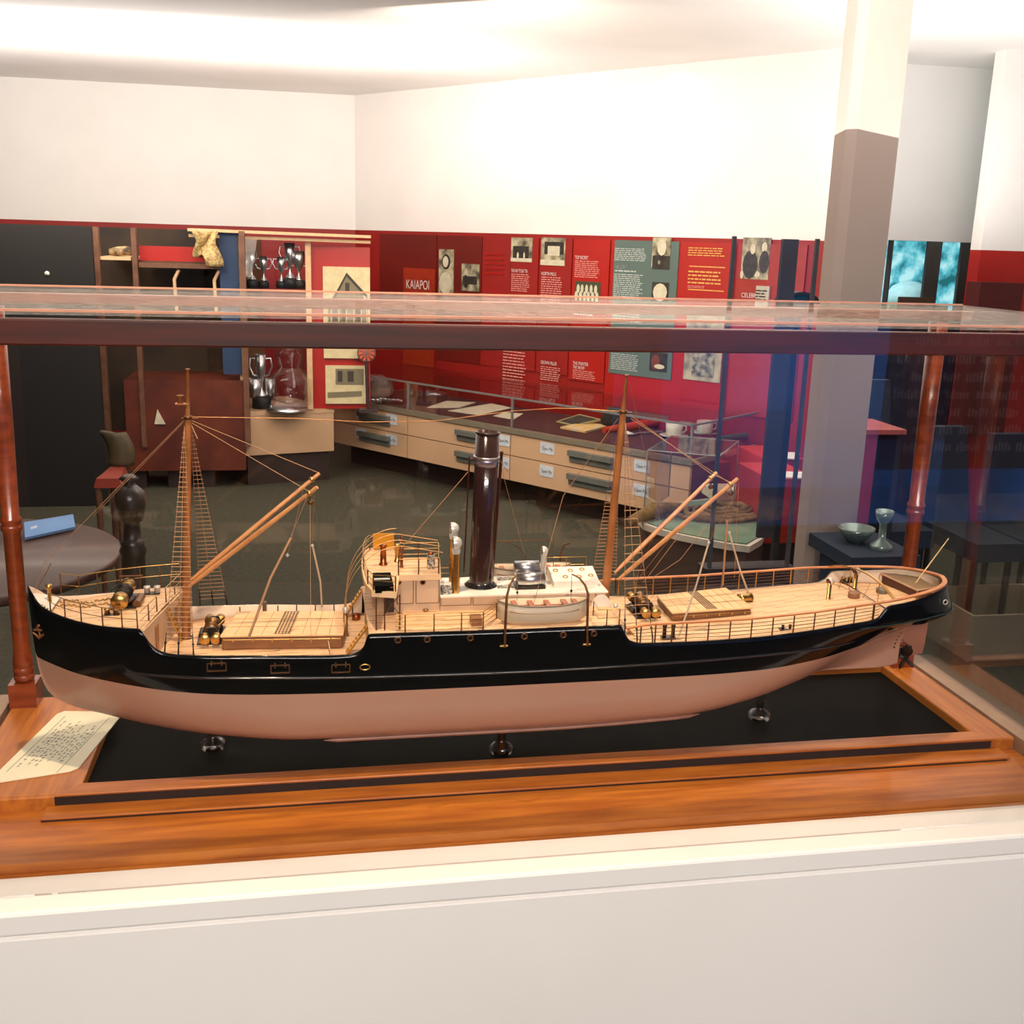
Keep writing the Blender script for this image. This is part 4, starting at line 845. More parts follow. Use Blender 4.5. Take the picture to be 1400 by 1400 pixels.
# forecastle break bulkhead, midship bulkheads
def bulk(name, f, y0, y1, z0, z1, m, t=.003, n_=16):
    rows = [[(f(y0+(y1-y0)*i/n_), y0+(y1-y0)*i/n_, z) for z in (z0, z1)] for i in range(n_+1)]
    o = B().grid(rows, False).obj(name, m, ship); md = o.modifiers.new('s', 'SOLIDIFY'); md.thickness = t; return o
bulk('forecastle_bulkhead', lambda y: .213+.033*max(0, min(1, (y-YC+.084)/.168)), YC-.083, YC+.083, .16, .2095, CREAMH)
bulk('bridge_front_bulkhead', lambda y: .4935-.006*(1-((y-YC)/.1)**2), YC-.098, YC+.098, .16, .2, CREAMH)
bulk('midship_aft_bulkhead', lambda y: .8155, YC-.098, YC+.098, .172, .2, CREAMH)
# forecastle doors, ladders
for (yy, zz_) in ((-.235, .19), (-.16, .188)):
    x = .2135+.033*(yy-YC+.084)/.168+.0015; B().box(x, x+.0015, yy-.011, yy+.011, .162, .2).obj('bulkhead_door', mat('varnished_door', (160,92,44), .4, coat=.3), ship)
def ladder(p0, p1, wdt, m, rungs=8, name='ladder'):
    p0, p1 = Vector(p0), Vector(p1); s_ = Vector((0, wdt/2, 0)); bb = B()
    for sg in (-1, 1): bb.tube([p0+s_*sg, p1+s_*sg], .0012, 6)
    for i in range(rungs):
        c = p0.lerp(p1, (i+.5)/rungs); bb.hexa([tuple(c+s_*-1+Vector((-.002,0,0))), tuple(c-s_+Vector((.002,0,0))), tuple(c+s_+Vector((.002,0,0))), tuple(c+s_+Vector((-.002,0,0))), tuple(c-s_+Vector((-.002,0,.0006))), tuple(c-s_+Vector((.002,0,.0006))), tuple(c+s_+Vector((.002,0,.0006))), tuple(c+s_+Vector((-.002,0,.0006)))])
    return bb.obj(name, m, ship)
YELB = mat('bright_brass_ladder', (206,146,56), .35, .6)
ladder((.2320,-.195,.209), (.2500,-.195,.161), .012, YELB); ladder((.240,-.145,.209), (.256,-.145,.161), .012, YELB)
ladder((.4880,-.262,.1995), (.4600,-.262,.161), .013, YELB); ladder((.4860,-.12,.1995), (.462,-.12,.161), .012, YELB)
ladder((.817,-.262,.2), (.8420,-.262,.1735), .012, YELB)
# porthole rings and freeing ports on the hull
def ring(x, z, r, parent, y=None, m=BRASSD, side=-1, inner=True, nm='porthole'):
    yy = y if y is not None else YC+side*(breadth(x, z)+.0008)
    o = B().lathe([(r*.66,0),(r*.7,.0012),(r,.0012),(r*1.04,0)], (x, yy, z), 18, (0,side,0)).obj(nm, m, parent)
    if inner: B().lathe([(0,.0003),(r*.68,.0003)], (x, yy, z), 16, (0,side,0)).obj('port_glass', mat('dark_port_glass', (30,20,16), .1), o)
    return o
for px, py in ((544,875),(584,874),(643,872),(717,870),(770,868),(812,866)):
    p = atY(px, py, YC-.1008); ring(p[0], p[2], .0042, ship)
for px in (296,383,466):
    py = {296:913,383:915,466:914}[px]; p = atY(px, py, YC-.1005); x, z = p[0], p[2]; y = YC-breadth(x, z)-.0006; bb = B(); W_, H_ = .0112, .005
    bb.box(x-W_, x+W_, y-.001, y+.001, z-H_-.0006, z-H_+.0006); bb.box(x-W_, x+W_, y-.001, y+.001, z+H_-.0006, z+H_+.0006)
    bb.box(x-W_-.0006, x-W_+.0006, y-.001, y+.001, z-H_, z+H_); bb.box(x+W_-.0006, x+W_+.0006, y-.001, y+.001, z-H_, z+H_)
    for k in (-.55, .55): bb.box(x+k*W_-.0008, x+k*W_+.0008, y-.0015, y+.001, z+H_-.003, z+H_+.003)
    bb.obj('freeing_port', BRASSD, ship)
p = atY(499, 912, YC-.1005); bb = B(); pts = [(p[0]+.0062*math.cos(t)*(1.0), YC-.1008, p[2]+.0036*math.sin(t)) for t in [6.2832*i/20 for i in range(21)]]; bb.tube(pts, .0009, 6); bb.obj('fairlead', BRASS, ship)
p = atY(1286, 825, YC-.058); ring(1.306, p[2]+.001, .0038, ship, y=YC-breadth(1.306, p[2])-.0012, m=COWL)
# anchor in its hawse at the bow
bb = B(); c = Vector(atY(52, 858, YC-.012)); bb.tube([c+Vector((0,0,.006)), c+Vector((.003,-.004,-.010))], .0016, 8)
bb.tube([c+Vector((-.005,-.006,-.004)), c+Vector((.002,-.007,-.011)), c+Vector((.011,-.009,-.004))], [.001,.0022,.001], 8); bb.lathe([(.002,-.001),(.005,-.001),(.005,.001),(.002,.001)], c+Vector((.004,-.006,.002)), 14, (0,-1,0)); bb.tube([c+Vector((-.004,-.005,-.001)), c+Vector((.010,-.008,-.001))], .0015, 8)
bb.obj('anchor', mat('worn_bronze', (150,96,66), .4, .7), ship)
# rudder, sternpost, propeller
bb = B(); rp_ = [(1.279,.162),(1.279,.124),(1.294,.114),(1.299,.099),(1.316,.101),(1.318,.120),(1.320,.172),(1.30,.168)]
bb.add([(x_, YC-.0015, z_) for x_, z_ in rp_]+[(x_, YC+.0015, z_) for x_, z_ in rp_], [tuple(range(8)), tuple(range(8,16))[::-1]]+[(i_, 8+i_, 8+(i_+1)%8, (i_+1)%8) for i_ in range(8)]); bev(bb.obj('rudder', mat('rudder_salmon', (158,104,82), .4), ship), .001)
bb = B(); c = Vector((1.288, YC, .0965)); bb.lathe([(0,-.012),(.003,-.006),(.004,0),(.003,.005),(0,.008)], c, 14, (1,0,0)); 
pr_ = bb.obj('propeller', mat('dark_bronze', (60,44,40), .4, .7), ship)
for k in range(4):
    t0 = .35+k*math.pi/2; bb = B(); rr = []
    for i in range(7):
        r = .002+.0205*i/6; wd = .0085*math.sin(min(1, .15+i/6)*2.7)+.0008
        rr.append([(c.x+w2*wd*.85, c.y+r*math.cos(t0)-w2*wd*.45*math.sin(t0), c.z+r*math.sin(t0)+w2*wd*.45*math.cos(t0)) for w2 in (-1,0,1)])
    o = bb.grid(rr).obj('blade', mat('dark_bronze', (60,44,40), .4, .7), pr_); o.modifiers.new('s', 'SOLIDIFY').thickness = .0012
bb = B()
for k in range(5):
    z = .112+.007*k; x = 1.266; bb.box(x, x+.0022, YC-breadth(x, z)-.0009, YC-breadth(x, z)-.0003, z, z+.0032)
bb.obj('draught_marks', BLK, ship)
# railings
def railing(name, path, h, bars, stan, m_bar=BRASS, m_st=BRASSD, r=.0005, rs=.0009, cap=None, lean=0):
    """path: list of deck level points; stan: fractions of path index where stanchions stand"""
    P = [Vector(p) for p in path]; bb = B()
    for k in bars: bb.tube([p+Vector((0,0,h*k)) for p in P], r, 6)
    if cap is None: bb.tube([p+Vector((0,0,h)) for p in P], r*1.15, 6)
    o = bb.obj(name, m_bar, ship)
    if cap is not None: B().tube([p+Vector((0,0,h)) for p in P], .0021, 8).obj('hand_rail', cap, o)
    for t in stan:
        i = min(int(t), len(P)-2); p = P[i].lerp(P[i+1], t-i); q = p+Vector((0,0,h))
        B().tube([p, p.lerp(q, .98), q], [rs, rs*.85, rs*.6], 6).obj('stanchion', m_st, o)
    return o
def hp(x, sd, ins=.002, z=None): 
    zz_ = z if z is not None else ztopf(x); return (tumble(x, zz_), YC+sd*(breadth(x, zz_)-ins), zz_)
# forecastle rails
nx = [.0985,.118,.139,.166,.190,.2085]
railing('forecastle_railing', [hp(x, -1) for x in nx], .024, [.5], range(len(nx)))
fx_ = [.0985,.118,.139,.166,.190,.215,.240]
pf2 = [hp(x, 1, z=.2125) if x > .1 else hp(x, 1) for x in fx_]; railing('forecastle_railing', pf2, .030, [.5], range(len(fx_)))
e = [(.2155+.033*(y-YC+.084)/.168-.003, y, .2115) for y in (-.283,-.255,-.225,-.19,-.155,-.125)]
railing('forecastle_break_railing', e[:3], .022, [.5], [1,2]); railing('forecastle_break_railing', e[3:], .022, [.5], [0,1,2])
# midship rails
mx_ = [.520,.5325,.569,.604,.632]
p = [hp(x, -1, .003, .2) for x in mx_]+[(.655,-.262,.2),(.662,-.235,.2)]
railing('midship_railing', p, .024, [.12,.38,.64,.84], [1,2,3,4,5])
railing('midship_railing', [hp(x, -1, .003, .2) for x in (.783,.795,.812)][::-1]+[(.786,-.262,.2)], .022, [.45], [0,1,3])
p = [hp(x, 1, .003, .2) for x in (.50,.53,.56,.59,.62)]; railing('midship_railing', p, .024, [.33,.66], range(5))
p = [hp(x, 1, .003, .2) for x in (.79,.80,.812)]; railing('midship_railing', p, .024, [.33,.66], range(3))
# aft rails with wooden cap
def capz(x): return interp(x, [.82,.85,.99,1.09,1.163,1.2,1.25,1.31,1.35], [.1935,.198,.2005,.206,.2115,.213,.216,.2195,.2205])
na = [.905+.0305*i for i in range(10)]
def aft_rail(sd, xs_, st):
    rows_ = [hp(x, sd, .002) for x in xs_]; bb = B()
    for k in (.2,.4,.6,.8): bb.tube([(p[0], p[1], p[2]+(capz(p[0])-p[2])*k) for p in rows_], .00045, 6)
    o = bb.obj('aft_railing', BRASSD, ship)
    for x in st:
        p = hp(x, sd, .002); B().tube([p, (p[0], p[1], capz(x))], .00105, 6).obj('stanchion', BRASSD if sd < 0 else BRASS, o)
aft_rail(-1, [.832+.0115*i for i in range(32)], [.842,.862,.885]+na+[1.178]); aft_rail(1, [.825+.0115*i for i in range(32)], [.84+.027*i for i in range(13)])
rows = []
for x in [.822+.011*i for i in range(45)]+[1.318,1.328,1.336,1.342,1.346,1.349,1.35]:
    rows.append((x, max(breadth(x, .19)-.0035, 0)+.001))
loop = [(tumble(x, capz(x)+.002), YC-b_, capz(x)) for x, b_ in rows]+[(tumble(x, capz(x)+.002), YC+b_, capz(x)) for x, b_ in rows[::-1][1:]]
bb = B(); L_ = [Vector(p) for p in loop]; R_ = []
for i, p in enumerate(L_):
    d = (L_[min(i+1, len(L_)-1)]-L_[max(i-1, 0)]); d.z = 0; d.normalize(); s_ = Vector((-d.y, d.x, 0)); wd = .0022+.0022*min(1, max(0, (p.x-1.19)/.06))
    R_.append([tuple(p-s_*.0022), tuple(p+s_*wd), tuple(p+s_*wd+Vector((0,0,.0022))), tuple(p-s_*.0022+Vector((0,0,.0022))), tuple(p-s_*.0022)])
bb.grid(R_, False); bb.obj('cap_rail', RAILW, ship)
# sheer cap strip in well
# ---- masts
def mast(name, foot, mid, top, r0, r1, r2, r3, m=MAST):
    foot, mid, top = Vector(foot), Vector(mid), Vector(top)
    o = B().tube([foot, foot.lerp(mid, .5), mid], [r0, (r0+r1)/2, r1], 14).obj(name, m, ship)
    B().tube([mid-(mid-foot)*.02+Vector((-.0005,0,0)), top], [r2, r3], 12).obj('topmast', m, o)
    B().lathe([(r1*.9,-.002),(r1+.0012,-.002),(r1+.0012,.002),(r1*.9,.002)], mid, 14).obj('mast_band', BRASSD, o)
    B().lathe([(0,-.001),(.003,-.001),(.003,.001),(0,.001)], top, 12).obj('mast_truck', MAST, o)
    B().tube([mid+Vector((-.008,0,-.001)), mid+Vector((.012,0,-.001))], .0009, 6).obj('crosstree', BRASSD, o)
    B().lathe([(r0,0),(r0+.003,0),(r0+.003,.002),(r0,.004)], foot, 16).obj('mast_collar', BRASSD, o)
    return o
FM0, FM1, FM2 = (.2535,-.188,.162), atY(257,571,-.2), atY(256.5,505,-.2)
fm = mast('foremast', FM0, FM1, FM2, .0056, .0042, .0036, .0018)
MM0, MM1, MM2 = (.8205,-.19,.176), atY(852,563,-.2), atY(857,513,-.2)
mm_ = mast('mainmast', MM0, MM1, MM2, .0062, .0044, .0036, .0018)
c = atY(246.5,549,-.2); B().lathe([(0,0),(.0038,0),(.0038,.0085),(.0044,.0088),(.0044,.0098),(0,.0102)], (c[0], -.2, c[2]-.002), 16).obj('mast_lantern', MAST, fm); B().box(c[0]-.006, c[0]+.010, -.204, -.196, c[2]-.0035, c[2]-.002).obj('lantern_shelf', SPAR, fm)
# derrick booms
def boom(p, q, r=.0032):
    p, q = Vector(p), Vector(q); o = B().tube([p, p.lerp(q,.1), p.lerp(q,.5), q], [r*.6, r*.9, r, r*.8], 12).obj('derrick_boom', SPAR, ship)
    c = p.lerp(q, .94); d = (q-p).normalized(); B().lathe([(r,-.002),(r+.001,-.0015),(r+.001,.0015),(r,.002)], c, 12, d).obj('boom_band', BRASS, o)
    B().lathe([(0,-.002),(.0035,-.0015),(.004,0),(.0035,.0015),(0,.002)], c+Vector((.001,0,-.012)), 12, (0,1,0)).obj('pulley_block', mat('bronze_block', (110,74,34), .4, .6), o)
    B().tube([c, c+Vector((.001,0,-.009))], .0006, 5).obj('block_strop', BRASSD, o)
    return o
FB1 = atY(437,647,-.165); FB2 = atY(434,666,-.235); FH = atY(257,799,-.2)
boom((FH[0],-.190,FH[2]), FB1); boom((FH[0]+.001,-.207,FH[2]-.001), FB2)
MB1 = atY(980,646,-.165); MB2 = atY(1009,654,-.235); MH = atY(843,788,-.2)
boom((MH[0],-.190,MH[2]+.002), MB1); boom((MH[0]+.001,-.207,MH[2]-.002), MB2)
# ---- rigging
def rope(pts, r=.00045, m=ROPE, name='rope', sag=0):
    P = [Vector(p) for p in pts]
    if sag and len(P) == 2: P = [P[0].lerp(P[1], i/14)-Vector((0,0,sag*4*(i/14)*(1-i/14))) for i in range(15)]
    return B().tube(P, r, 5).obj(name, m, ship)
p1, p2 = Vector(atY(260,571,-.2)), Vector(atY(852,561,-.2))
wav = [atY(x, y, -.2) for x, y in ((260,570),(330,571),(404,572),(500,577),(560,576),(600,575),(700,562),(760,558),(800,559),(850,563))]
rope(wav, .0005, mat('copper_wire', (206,146,94), .35, .6), 'mast_stay')
mb = lambda x, y, Y: atY(x, y, Y)
rope([mb(262,575,-.19), FB1]); rope([mb(262,578,-.2), mb(421,671,-.235)]); rope([FM1, mb(270,600,-.2)], .0007)
rope([mb(862,568,-.19), mb(978,652,-.165)], .0005); rope([mb(862,572,-.2), mb(1000,662,-.235)], .00035); rope([mb(978,650,-.165), mb(1000,660,-.235)], .0004)
rope([mb(254,572,-.2), mb(60,770,-.2), (.0745,YC,.238)], .0004, ROPED)
rope([mb(256,572,-.2), mb(128,705,-.2)], .0003, ROPED)
rope([mb(860,520,-.2), mb(872,575,-.2), mb(902,712,-.15), (.893,-.105,.200)], .0003, ROPED)
rope([mb(845,572,-.2), mb(770,678,-.2), (.697,-.29,.2245)], .0004, ROPED)
# tackle from boom tips
rope([mb(423,672,-.235), mb(398,733,-.25)], .0004, ROPED); rope([mb(415,668,-.235), mb(393,759,-.25)], .0003, ROPED)
T1 = [mb(398,735,-.25), mb(370,790,-.27), (mb(340,872,-.29))]; rope(T1, .0017, mat('tan_tackle', (176,130,92), .7), 'tackle')
rope([mb(430,665,-.165), mb(427,740,-.13)], .0004, ROPED); rope([mb(427,745,-.13), mb(438,795,-.12), mb(440,830,-.11)], .0014, ROPEL, 'tackle')
B().lathe([(0,-.003),(.0026,0),(0,.003)], mb(427,746,-.13), 10).obj('tackle_block', COWL, ship); B().lathe([(0,-.003),(.0026,0),(0,.003)], mb(393,759,-.25), 10).obj('tackle_block', COWL, ship)
rope([mb(440,830,-.11), mb(452,893,-.29)], .0008, ROPEL); rope([mb(424,690,-.235), mb(425,880,-.28)], .0003, ROPE)
for (a, c, d, e) in (((1009,670),(969,742),(952,800),(927,873)), ((1004,662),(997,728),(1012,780),(1030,830))):
    far_ = d[0] > 1000; Y0, Y1 = (-.165,-.14) if far_ else (-.235,-.29)
    rope([mb(*a, Y0), mb(*c, (Y0+Y1)/2)], .0003, ROPED); rope([mb(*c, (Y0+Y1)/2), mb(*d, (Y0+Y1)/2), mb(*e, Y1)], .0014, ROPEL, 'tackle'); B().lathe([(0,-.003),(.0026,0),(0,.003)], mb(*c, (Y0+Y1)/2), 10).obj('tackle_block', COWL, ship)
rope([mb(994,712,-.12), mb(988,800,-.11)], .0017, mat('tan_tackle', (176,130,92), .7), 'tackle'); rope([mb(1000,668,-.165), mb(994,712,-.12)], .0003, ROPED)
rope([mb(1010,660,-.235), mb(1004,790,-.15)], .0003, ROPE)
rope([mb(948,706,-.235), mb(880,796,-.15)], .0004); rope([mb(925,725,-.235), mb(868,797,-.16)], .0004, ROPED); rope([mb(965,720,-.2), mb(930,765,-.18), mb(892,790,-.15)], .0004)
# shrouds with ratlines
def shrouds(head, feet, zlo, nr, name, zr1=.97):
    h = Vector(head); F = [Vector(f) for f in feet]; bb = B()
    for f in F: bb.tube([f, h], .00042, 5)
    o = bb.obj(name, ROPED, ship); bb = B(); z1 = f.z+(h.z-f.z)*zr1
    for i in range(nr):
        z = zlo+(z1-zlo)*i/(nr-1); Q = [f.lerp(h, (z-f.z)/(h.z-f.z)) for f in F]; e = (Q[-1]-Q[0]).normalized()*.0012
        bb.tube([Q[0]-e]+Q[1:-1]+[Q[-1]+e], .00048, 4)
    bb.obj('ratlines', ROPE, o)
    for f in F:
        q = f.lerp(h, .045); B().lathe([(0,-.002),(.0016,-.001),(.0016,.001),(0,.002)], q, 8).obj('deadeye', GUN, o); B().tube([f-Vector((0,0,.008)), f, q, f.lerp(h,.09)], [.0007,.0011,.0008,.0005], 6).obj('lanyard', GUN, o)
hd = Vector(atY(257,582,-.2))
shrouds(hd+Vector((-.004,-.003,0)), [(.2395,-.289,.1815),(.2560,-.291,.1812),(.2741,-.294,.180)], .20, 42, 'shroud_near')
shrouds(hd+Vector((.003,.003,0)), [(.2649,-.108,.182),(.282,-.105,.181),(.3006,-.103,.180)], .19, 42, 'shroud_far')
hd = Vector(atY(851,575,-.2))
shrouds(hd+Vector((.003,-.003,0)), [(.8203,-.297,.1935),(.8378,-.297,.180),(.8590,-.297,.180)], .20, 24, 'shroud_near', .98)
shrouds(hd+Vector((-.003,.003,0)), [(.825,-.105,.2),(.845,-.105,.198),(.862,-.105,.186)], .21, 24, 'shroud_far', .6)
# ---- hatches
def hatch(name, pts, z0, z1, grat=None):
    P = [p[:2] for p in pts]; o = B().prism(P, z0, z1-.0035).obj(name, HATCHS, ship); bev(o, .004, 3)
    t = B().prism([tuple(np.array(p)+(np.array(p)-np.mean(P, 0))*.015) for p in P], z1-.0035, z1).obj('hatch_cover', HATCH, o); bev(t, .0025, 3)
    c0, c1, c2, c3 = [Vector((p[0], p[1], z1)) for p in P]; bb = B()   # seams
    for k in range(1, 9): a, d = c0.lerp(c1, k/9), c3.lerp(c2, k/9); bb.tube([a, d], .0003, 4)
    for k in (.33,.66): a, d = c0.lerp(c3, k), c1.lerp(c2, k); bb.tube([a, d], .00045, 4)
    bb.obj('cover_seams', mat('seam_brown', (150,108,70), .7), o)
    bb = B(); n1 = 6
    for k in range(5): a = c0.lerp(c1, .44+.028*k); d = c3.lerp(c2, .44+.028*k); bb.tube([a+(d-a)*.03+Vector((0,0,.0004)), a+(d-a)*.97+Vector((0,0,.0004))], .0006, 4)
    for k in range(14): a = c0.lerp(c3, .04+.07*k); d = c1.lerp(c2, .04+.07*k); bb.tube([a.lerp(d, .43)+Vector((0,0,.0004)), a.lerp(d, .57)+Vector((0,0,.0004))], .0003, 4)
    bb.obj('lattice_strip', mat('lattice_dark', (78,56,40), .6), o)
    bb = B(); f0, f1 = Vector((P[0][0], P[0][1], z1-.006)), Vector((P[1][0], P[1][1], z1-.006)); off = Vector((0,-.0012,0)); bb.tube([f0.lerp(f1,.02)+off, f1.lerp(f0,.02)+off], .0006, 5)
    for k in range(6): q = f0.lerp(f1, .1+.16*k)+off; bb.box(q.x-.0012, q.x+.0012, q.y-.0012, q.y, q.z-.003, q.z+.001)
    bb.obj('batten_clips', BRASS, o); return o
hatch('fore_hatch', [(.302,-.237),(.456,-.247),(.4645,-.158),(.318,-.145)], .161, .1828)
hatch('aft_hatch', [(.9085,-.228),(1.031,-.2175),(1.0255,-.128),(.9107,-.152)], .176, .1900)
# ---- winches
def winch(cx, cy, z, w_=.030, r=.007, name='cargo_winch'):
    o = B().box(cx-.018, cx+.018, cy-w_, cy+w_, z, z+.003).obj(name, GUN, ship)
    for dx in (-.007, .007):
        B().tube([(cx+dx, cy-w_-.004, z+.012), (cx+dx, cy+w_+.004, z+.012)], .0024, 8).obj('shaft', GUN, o)
        B().lathe([(.0,0),(r*.9,0),(r*1.0,.001),(r*.65,.005),(r*.65,.009),(r*.9,.012),(0,.012)], (cx+dx, cy-w_-.012, z+.012), 18, (0,1,0)).obj('warping_drum', BRASS, o)
        B().lathe([(0,0),(r*.9,0),(r*.6,.005),(r*.9,.011),(0,.011)], (cx+dx, cy+w_+.001, z+.012), 18, (0,1,0)).obj('warping_drum', BRASS, o)
    B().lathe([(0,0),(r*1.4,0),(r*1.4,.002),(r*.8,.003),(r*.8,.018),(r*1.4,.019),(r*1.4,.021),(0,.021)], (cx-.001, cy-.010, z+.015), 20, (0,1,0)).obj('barrel', mat('winch_bronze', (120,84,50), .35, .7), o)
    for dy in (-w_*.75, w_*.7): B().prism([(cx-.014,cy+dy-.0015),(cx+.014,cy+dy-.0015),(cx+.014,cy+dy+.0015),(cx-.014,cy+dy+.0015)], z, z+.022, top=[(cx-.006,cy+dy-.0015),(cx+.006,cy+dy-.0015),(cx+.006,cy+dy+.0015),(cx-.006,cy+dy+.0015)]).obj('side_frame', GUN, o)
    for dx in (-.014, .014): B().tube([(cx+dx, cy-.01, z+.006), (cx+dx, cy+.014, z+.006)], .004, 10).obj('cylinder', GUN, o)
    B().tube([(cx+.005, cy, z+.014), (cx+.016, cy+.004, z+.024)], .0009, 6).obj('lever', BRASS, o)
    return o
winch(.288, -.187, .162); winch(.8805, -.183, .175, .028)
bb = B(); c = Vector((1.040, -.168, .178)); wn = B().box(c.x-.01, c.x+.01, c.y-.008, c.y+.008, .1765, .179).obj('small_winch', GUN, ship); B().lathe([(0,-.010),(.008,-.010),(.0055,-.004),(.0055,.004),(.008,.010),(0,.010)], c+Vector((0,0,.008)), 18, (1,.35,0)).obj('drum', BRASS, wn)
# windlass on the forecastle
wl = B().box(.163,.197,-.212,-.150,.2115,.2145).obj('windlass', GUN, ship)
for (y0, y1, r0, m_, nm) in ((-.219,-.207,.0088,BRASS,'warping_head'),(-.206,-.198,.0070,GUN,'gypsy'),(-.197,-.191,.0086,GUN,'gear_wheel'),(-.190,-.182,.0066,BRASS,'chain_wheel'),(-.181,-.174,.0088,GUN,'gear_wheel'),(-.173,-.163,.0070,BRASS,'chain_wheel'),(-.160,-.148,.0085,BRASS,'warping_head')):
    r0 *= 1.2; B().lathe([(0,0),(r0,0),(r0*1.02,.001),(r0*.82,(y1-y0)*.5),(r0*1.0,(y1-y0)-.001),(0,y1-y0)], (.178, y0, .2255), 20, (0,1,0)).obj(nm, m_, wl)
B().tube([(.182,-.205,.217),(.190,-.185,.218)], .0055, 12).obj('steam_cylinder', GUN, wl); B().tube([(.197,-.207,.218),(.199,-.178,.219)], .005, 12).obj('steam_cylinder', mat('winch_bronze', (120,84,50), .35, .7), wl)
B().tube([(.164,-.190,.232),(.176,-.165,.238),(.188,-.15,.236)], .0009, 6).obj('brake_lever', GUN, wl); B().tube([(.168,-.150,.238),(.198,-.152,.239)], .0011, 6).obj('brake_handle', BRASSD, wl)
for yy in (-.196, -.178):
    bb = B()
    for i in range(11): a = (.098+.0065*i, yy+(.006*math.sin(i*.9)), .2135+.001*(i%2)); bb.tube([(a[0]-.0028,a[1]-.001,a[2]), (a[0],a[1]+.0018,a[2]+.001), (a[0]+.0028,a[1]-.001,a[2])], .0012, 5)
    bb.obj('anchor_chain', BRASS, ship)
def bollards(x, y, z, m=BRASS, r=.0036, h=.008, d=.0105):
    o = B().box(x-.010, x+.010, y-.005, y+.005, z, z+.0012).obj('bollard_pair', GUN, ship)
    for s_ in (-1, 1): B().lathe([(0,0),(r,0),(r*.9,h*.75),(r*1.08,h*.8),(r*1.08,h),(0,h)], (x+s_*d/2, y, z+.001), 14).obj('bollard', m, o)
bollards(.170, -.229, .212); bollards(.2085, -.150, .2135, COWL, .004, .009, .013); bollards(1.222, -.125, .191); bollards(1.055,-.28,.178,GUN,.002,.006)
bollards(.885,-.285,.1745,GUN,.0028,.018,.012)
ht = .024; c = (.0905, -.197, .214); B().lathe([(0,0),(.0024,0),(.0024,ht),(.0042,ht+.001),(.0042,ht+.006),(0,ht+.007)], c, 14).obj('bow_post', BRASS, ship)
bb = B().tube([(.0775, YC, .239), atY(70,770,-.2)], .0005, 5); bb.obj('jack_staff', BRASS, ship)
for i in range(4): B().lathe([(0,-.0012),(.0016,0),(0,.0016)], (.086+.004*i, YC-bsf(.086+.004*i)+.004, .2245-.0013*i), 10).obj('fairlead_roller', BRASS, ship)
# ---- bridge
BZ = .2515
bp = [(.5845,-.226),(.5295,-.2265),(.5205,-.296),(.4925,-.288),(.4868,-.262),(.4850,-.235),(.4845,-.20),(.4855,-.165),(.4880,-.135),(.4920,-.112),(.4985,-.096),(.5355,-.091),(.5365,-.150),(.5915,-.150)]
br = B().prism(bp, BZ-.004, BZ).obj('bridge_deck', [DECK], ship)
bb = B(); L_ = [Vector((x, y, BZ-.0055)) for x, y in bp]; 
for i in range(len(L_)):
    a, c = L_[i], L_[(i+1)%len(L_)]; d = (c-a).normalized(); s_ = Vector((d.y, -d.x, 0))*.0012
    bb.hexa([tuple(a+s_), tuple(c+s_), tuple(c-s_), tuple(a-s_)]+[tuple(v+Vector((0,0,.008))) for v in (a+s_, c+s_, c-s_, a-s_)])
bb.obj('deck_fascia', mat('bridge_fascia_paint', (236,196,150), .5), br)
hs = [(.5845,-.2245),(.512,-.2245),(.502,-.218),(.498,-.205),(.497,-.19),(.498,-.172),(.502,-.160),(.512,-.1535),(.5845,-.1535)]
hw = B().prism(hs, .2, BZ-.004).obj('bridge_house', CREAMH, ship)
SEAMD = mat('panel_seam_brown', (122,90,62), .6)
def wseam(o, px0, py0, px1, py1, y):
    a, c = atY(px0, py0, y), atY(px1, py1, y); bb = B()
    for (u, v) in (((a[0],a[2]),(c[0],a[2])), ((c[0],a[2]),(c[0],c[2])), ((c[0],c[2]),(a[0],c[2])), ((a[0],c[2]),(a[0],a[2]))):
        bb.tube([(u[0], y, u[1]), (v[0], y, v[1])], .0005, 4)
    bb.obj('panel_seam', SEAMD, o)
Yw = -.2251
wseam(hw, 543,789,565,825,Yw); wseam(hw, 569,788,600,824,Yw)
for px, py in ((545,796),(578,796)): p = atY(px, py, Yw); ring(p[0], p[2], .0036, hw, y=Yw, m=mat('copper_port', (150,88,58), .4, .6))
B().box(.511,.524,-.2265,-.2245,.202,.243).obj('side_door', mat('dark_door', (52,34,24), .5), hw)
bb = B(); za, zb2 = .222, .246; bb.tube([(.5075,-.287,za),(.5255,-.287,zb2)], .0006, 5); bb.tube([(.5075,-.287,zb2),(.5255,-.287,za)], .0006, 5)
for x in (.497,.5075,.5265): bb.tube([(x,-.287,.2),(x,-.287,BZ-.004)], .0009, 6)
bb.tube([(.497,-.287,.2205),(.5265,-.287,.2205)], .0006, 5); bb.obj('wing_supports', BRASSD, br)
MATS['light_box_black'] = mat('light_box_black', (7,5,4), .8); MATS['light_box_black'].node_tree.nodes['Principled BSDF'].inputs['Specular IOR Level'].default_value = .05
lb = B().box(.4955,.5185,-.2925,-.236,BZ+.0002,BZ+.0095).obj('side_light_box', mat('light_box_black', (7,5,4), .8), br); B().box(.4955,.5155,-.268,-.264,BZ+.0095,BZ+.0108).obj('white_slat', COWL, lb)
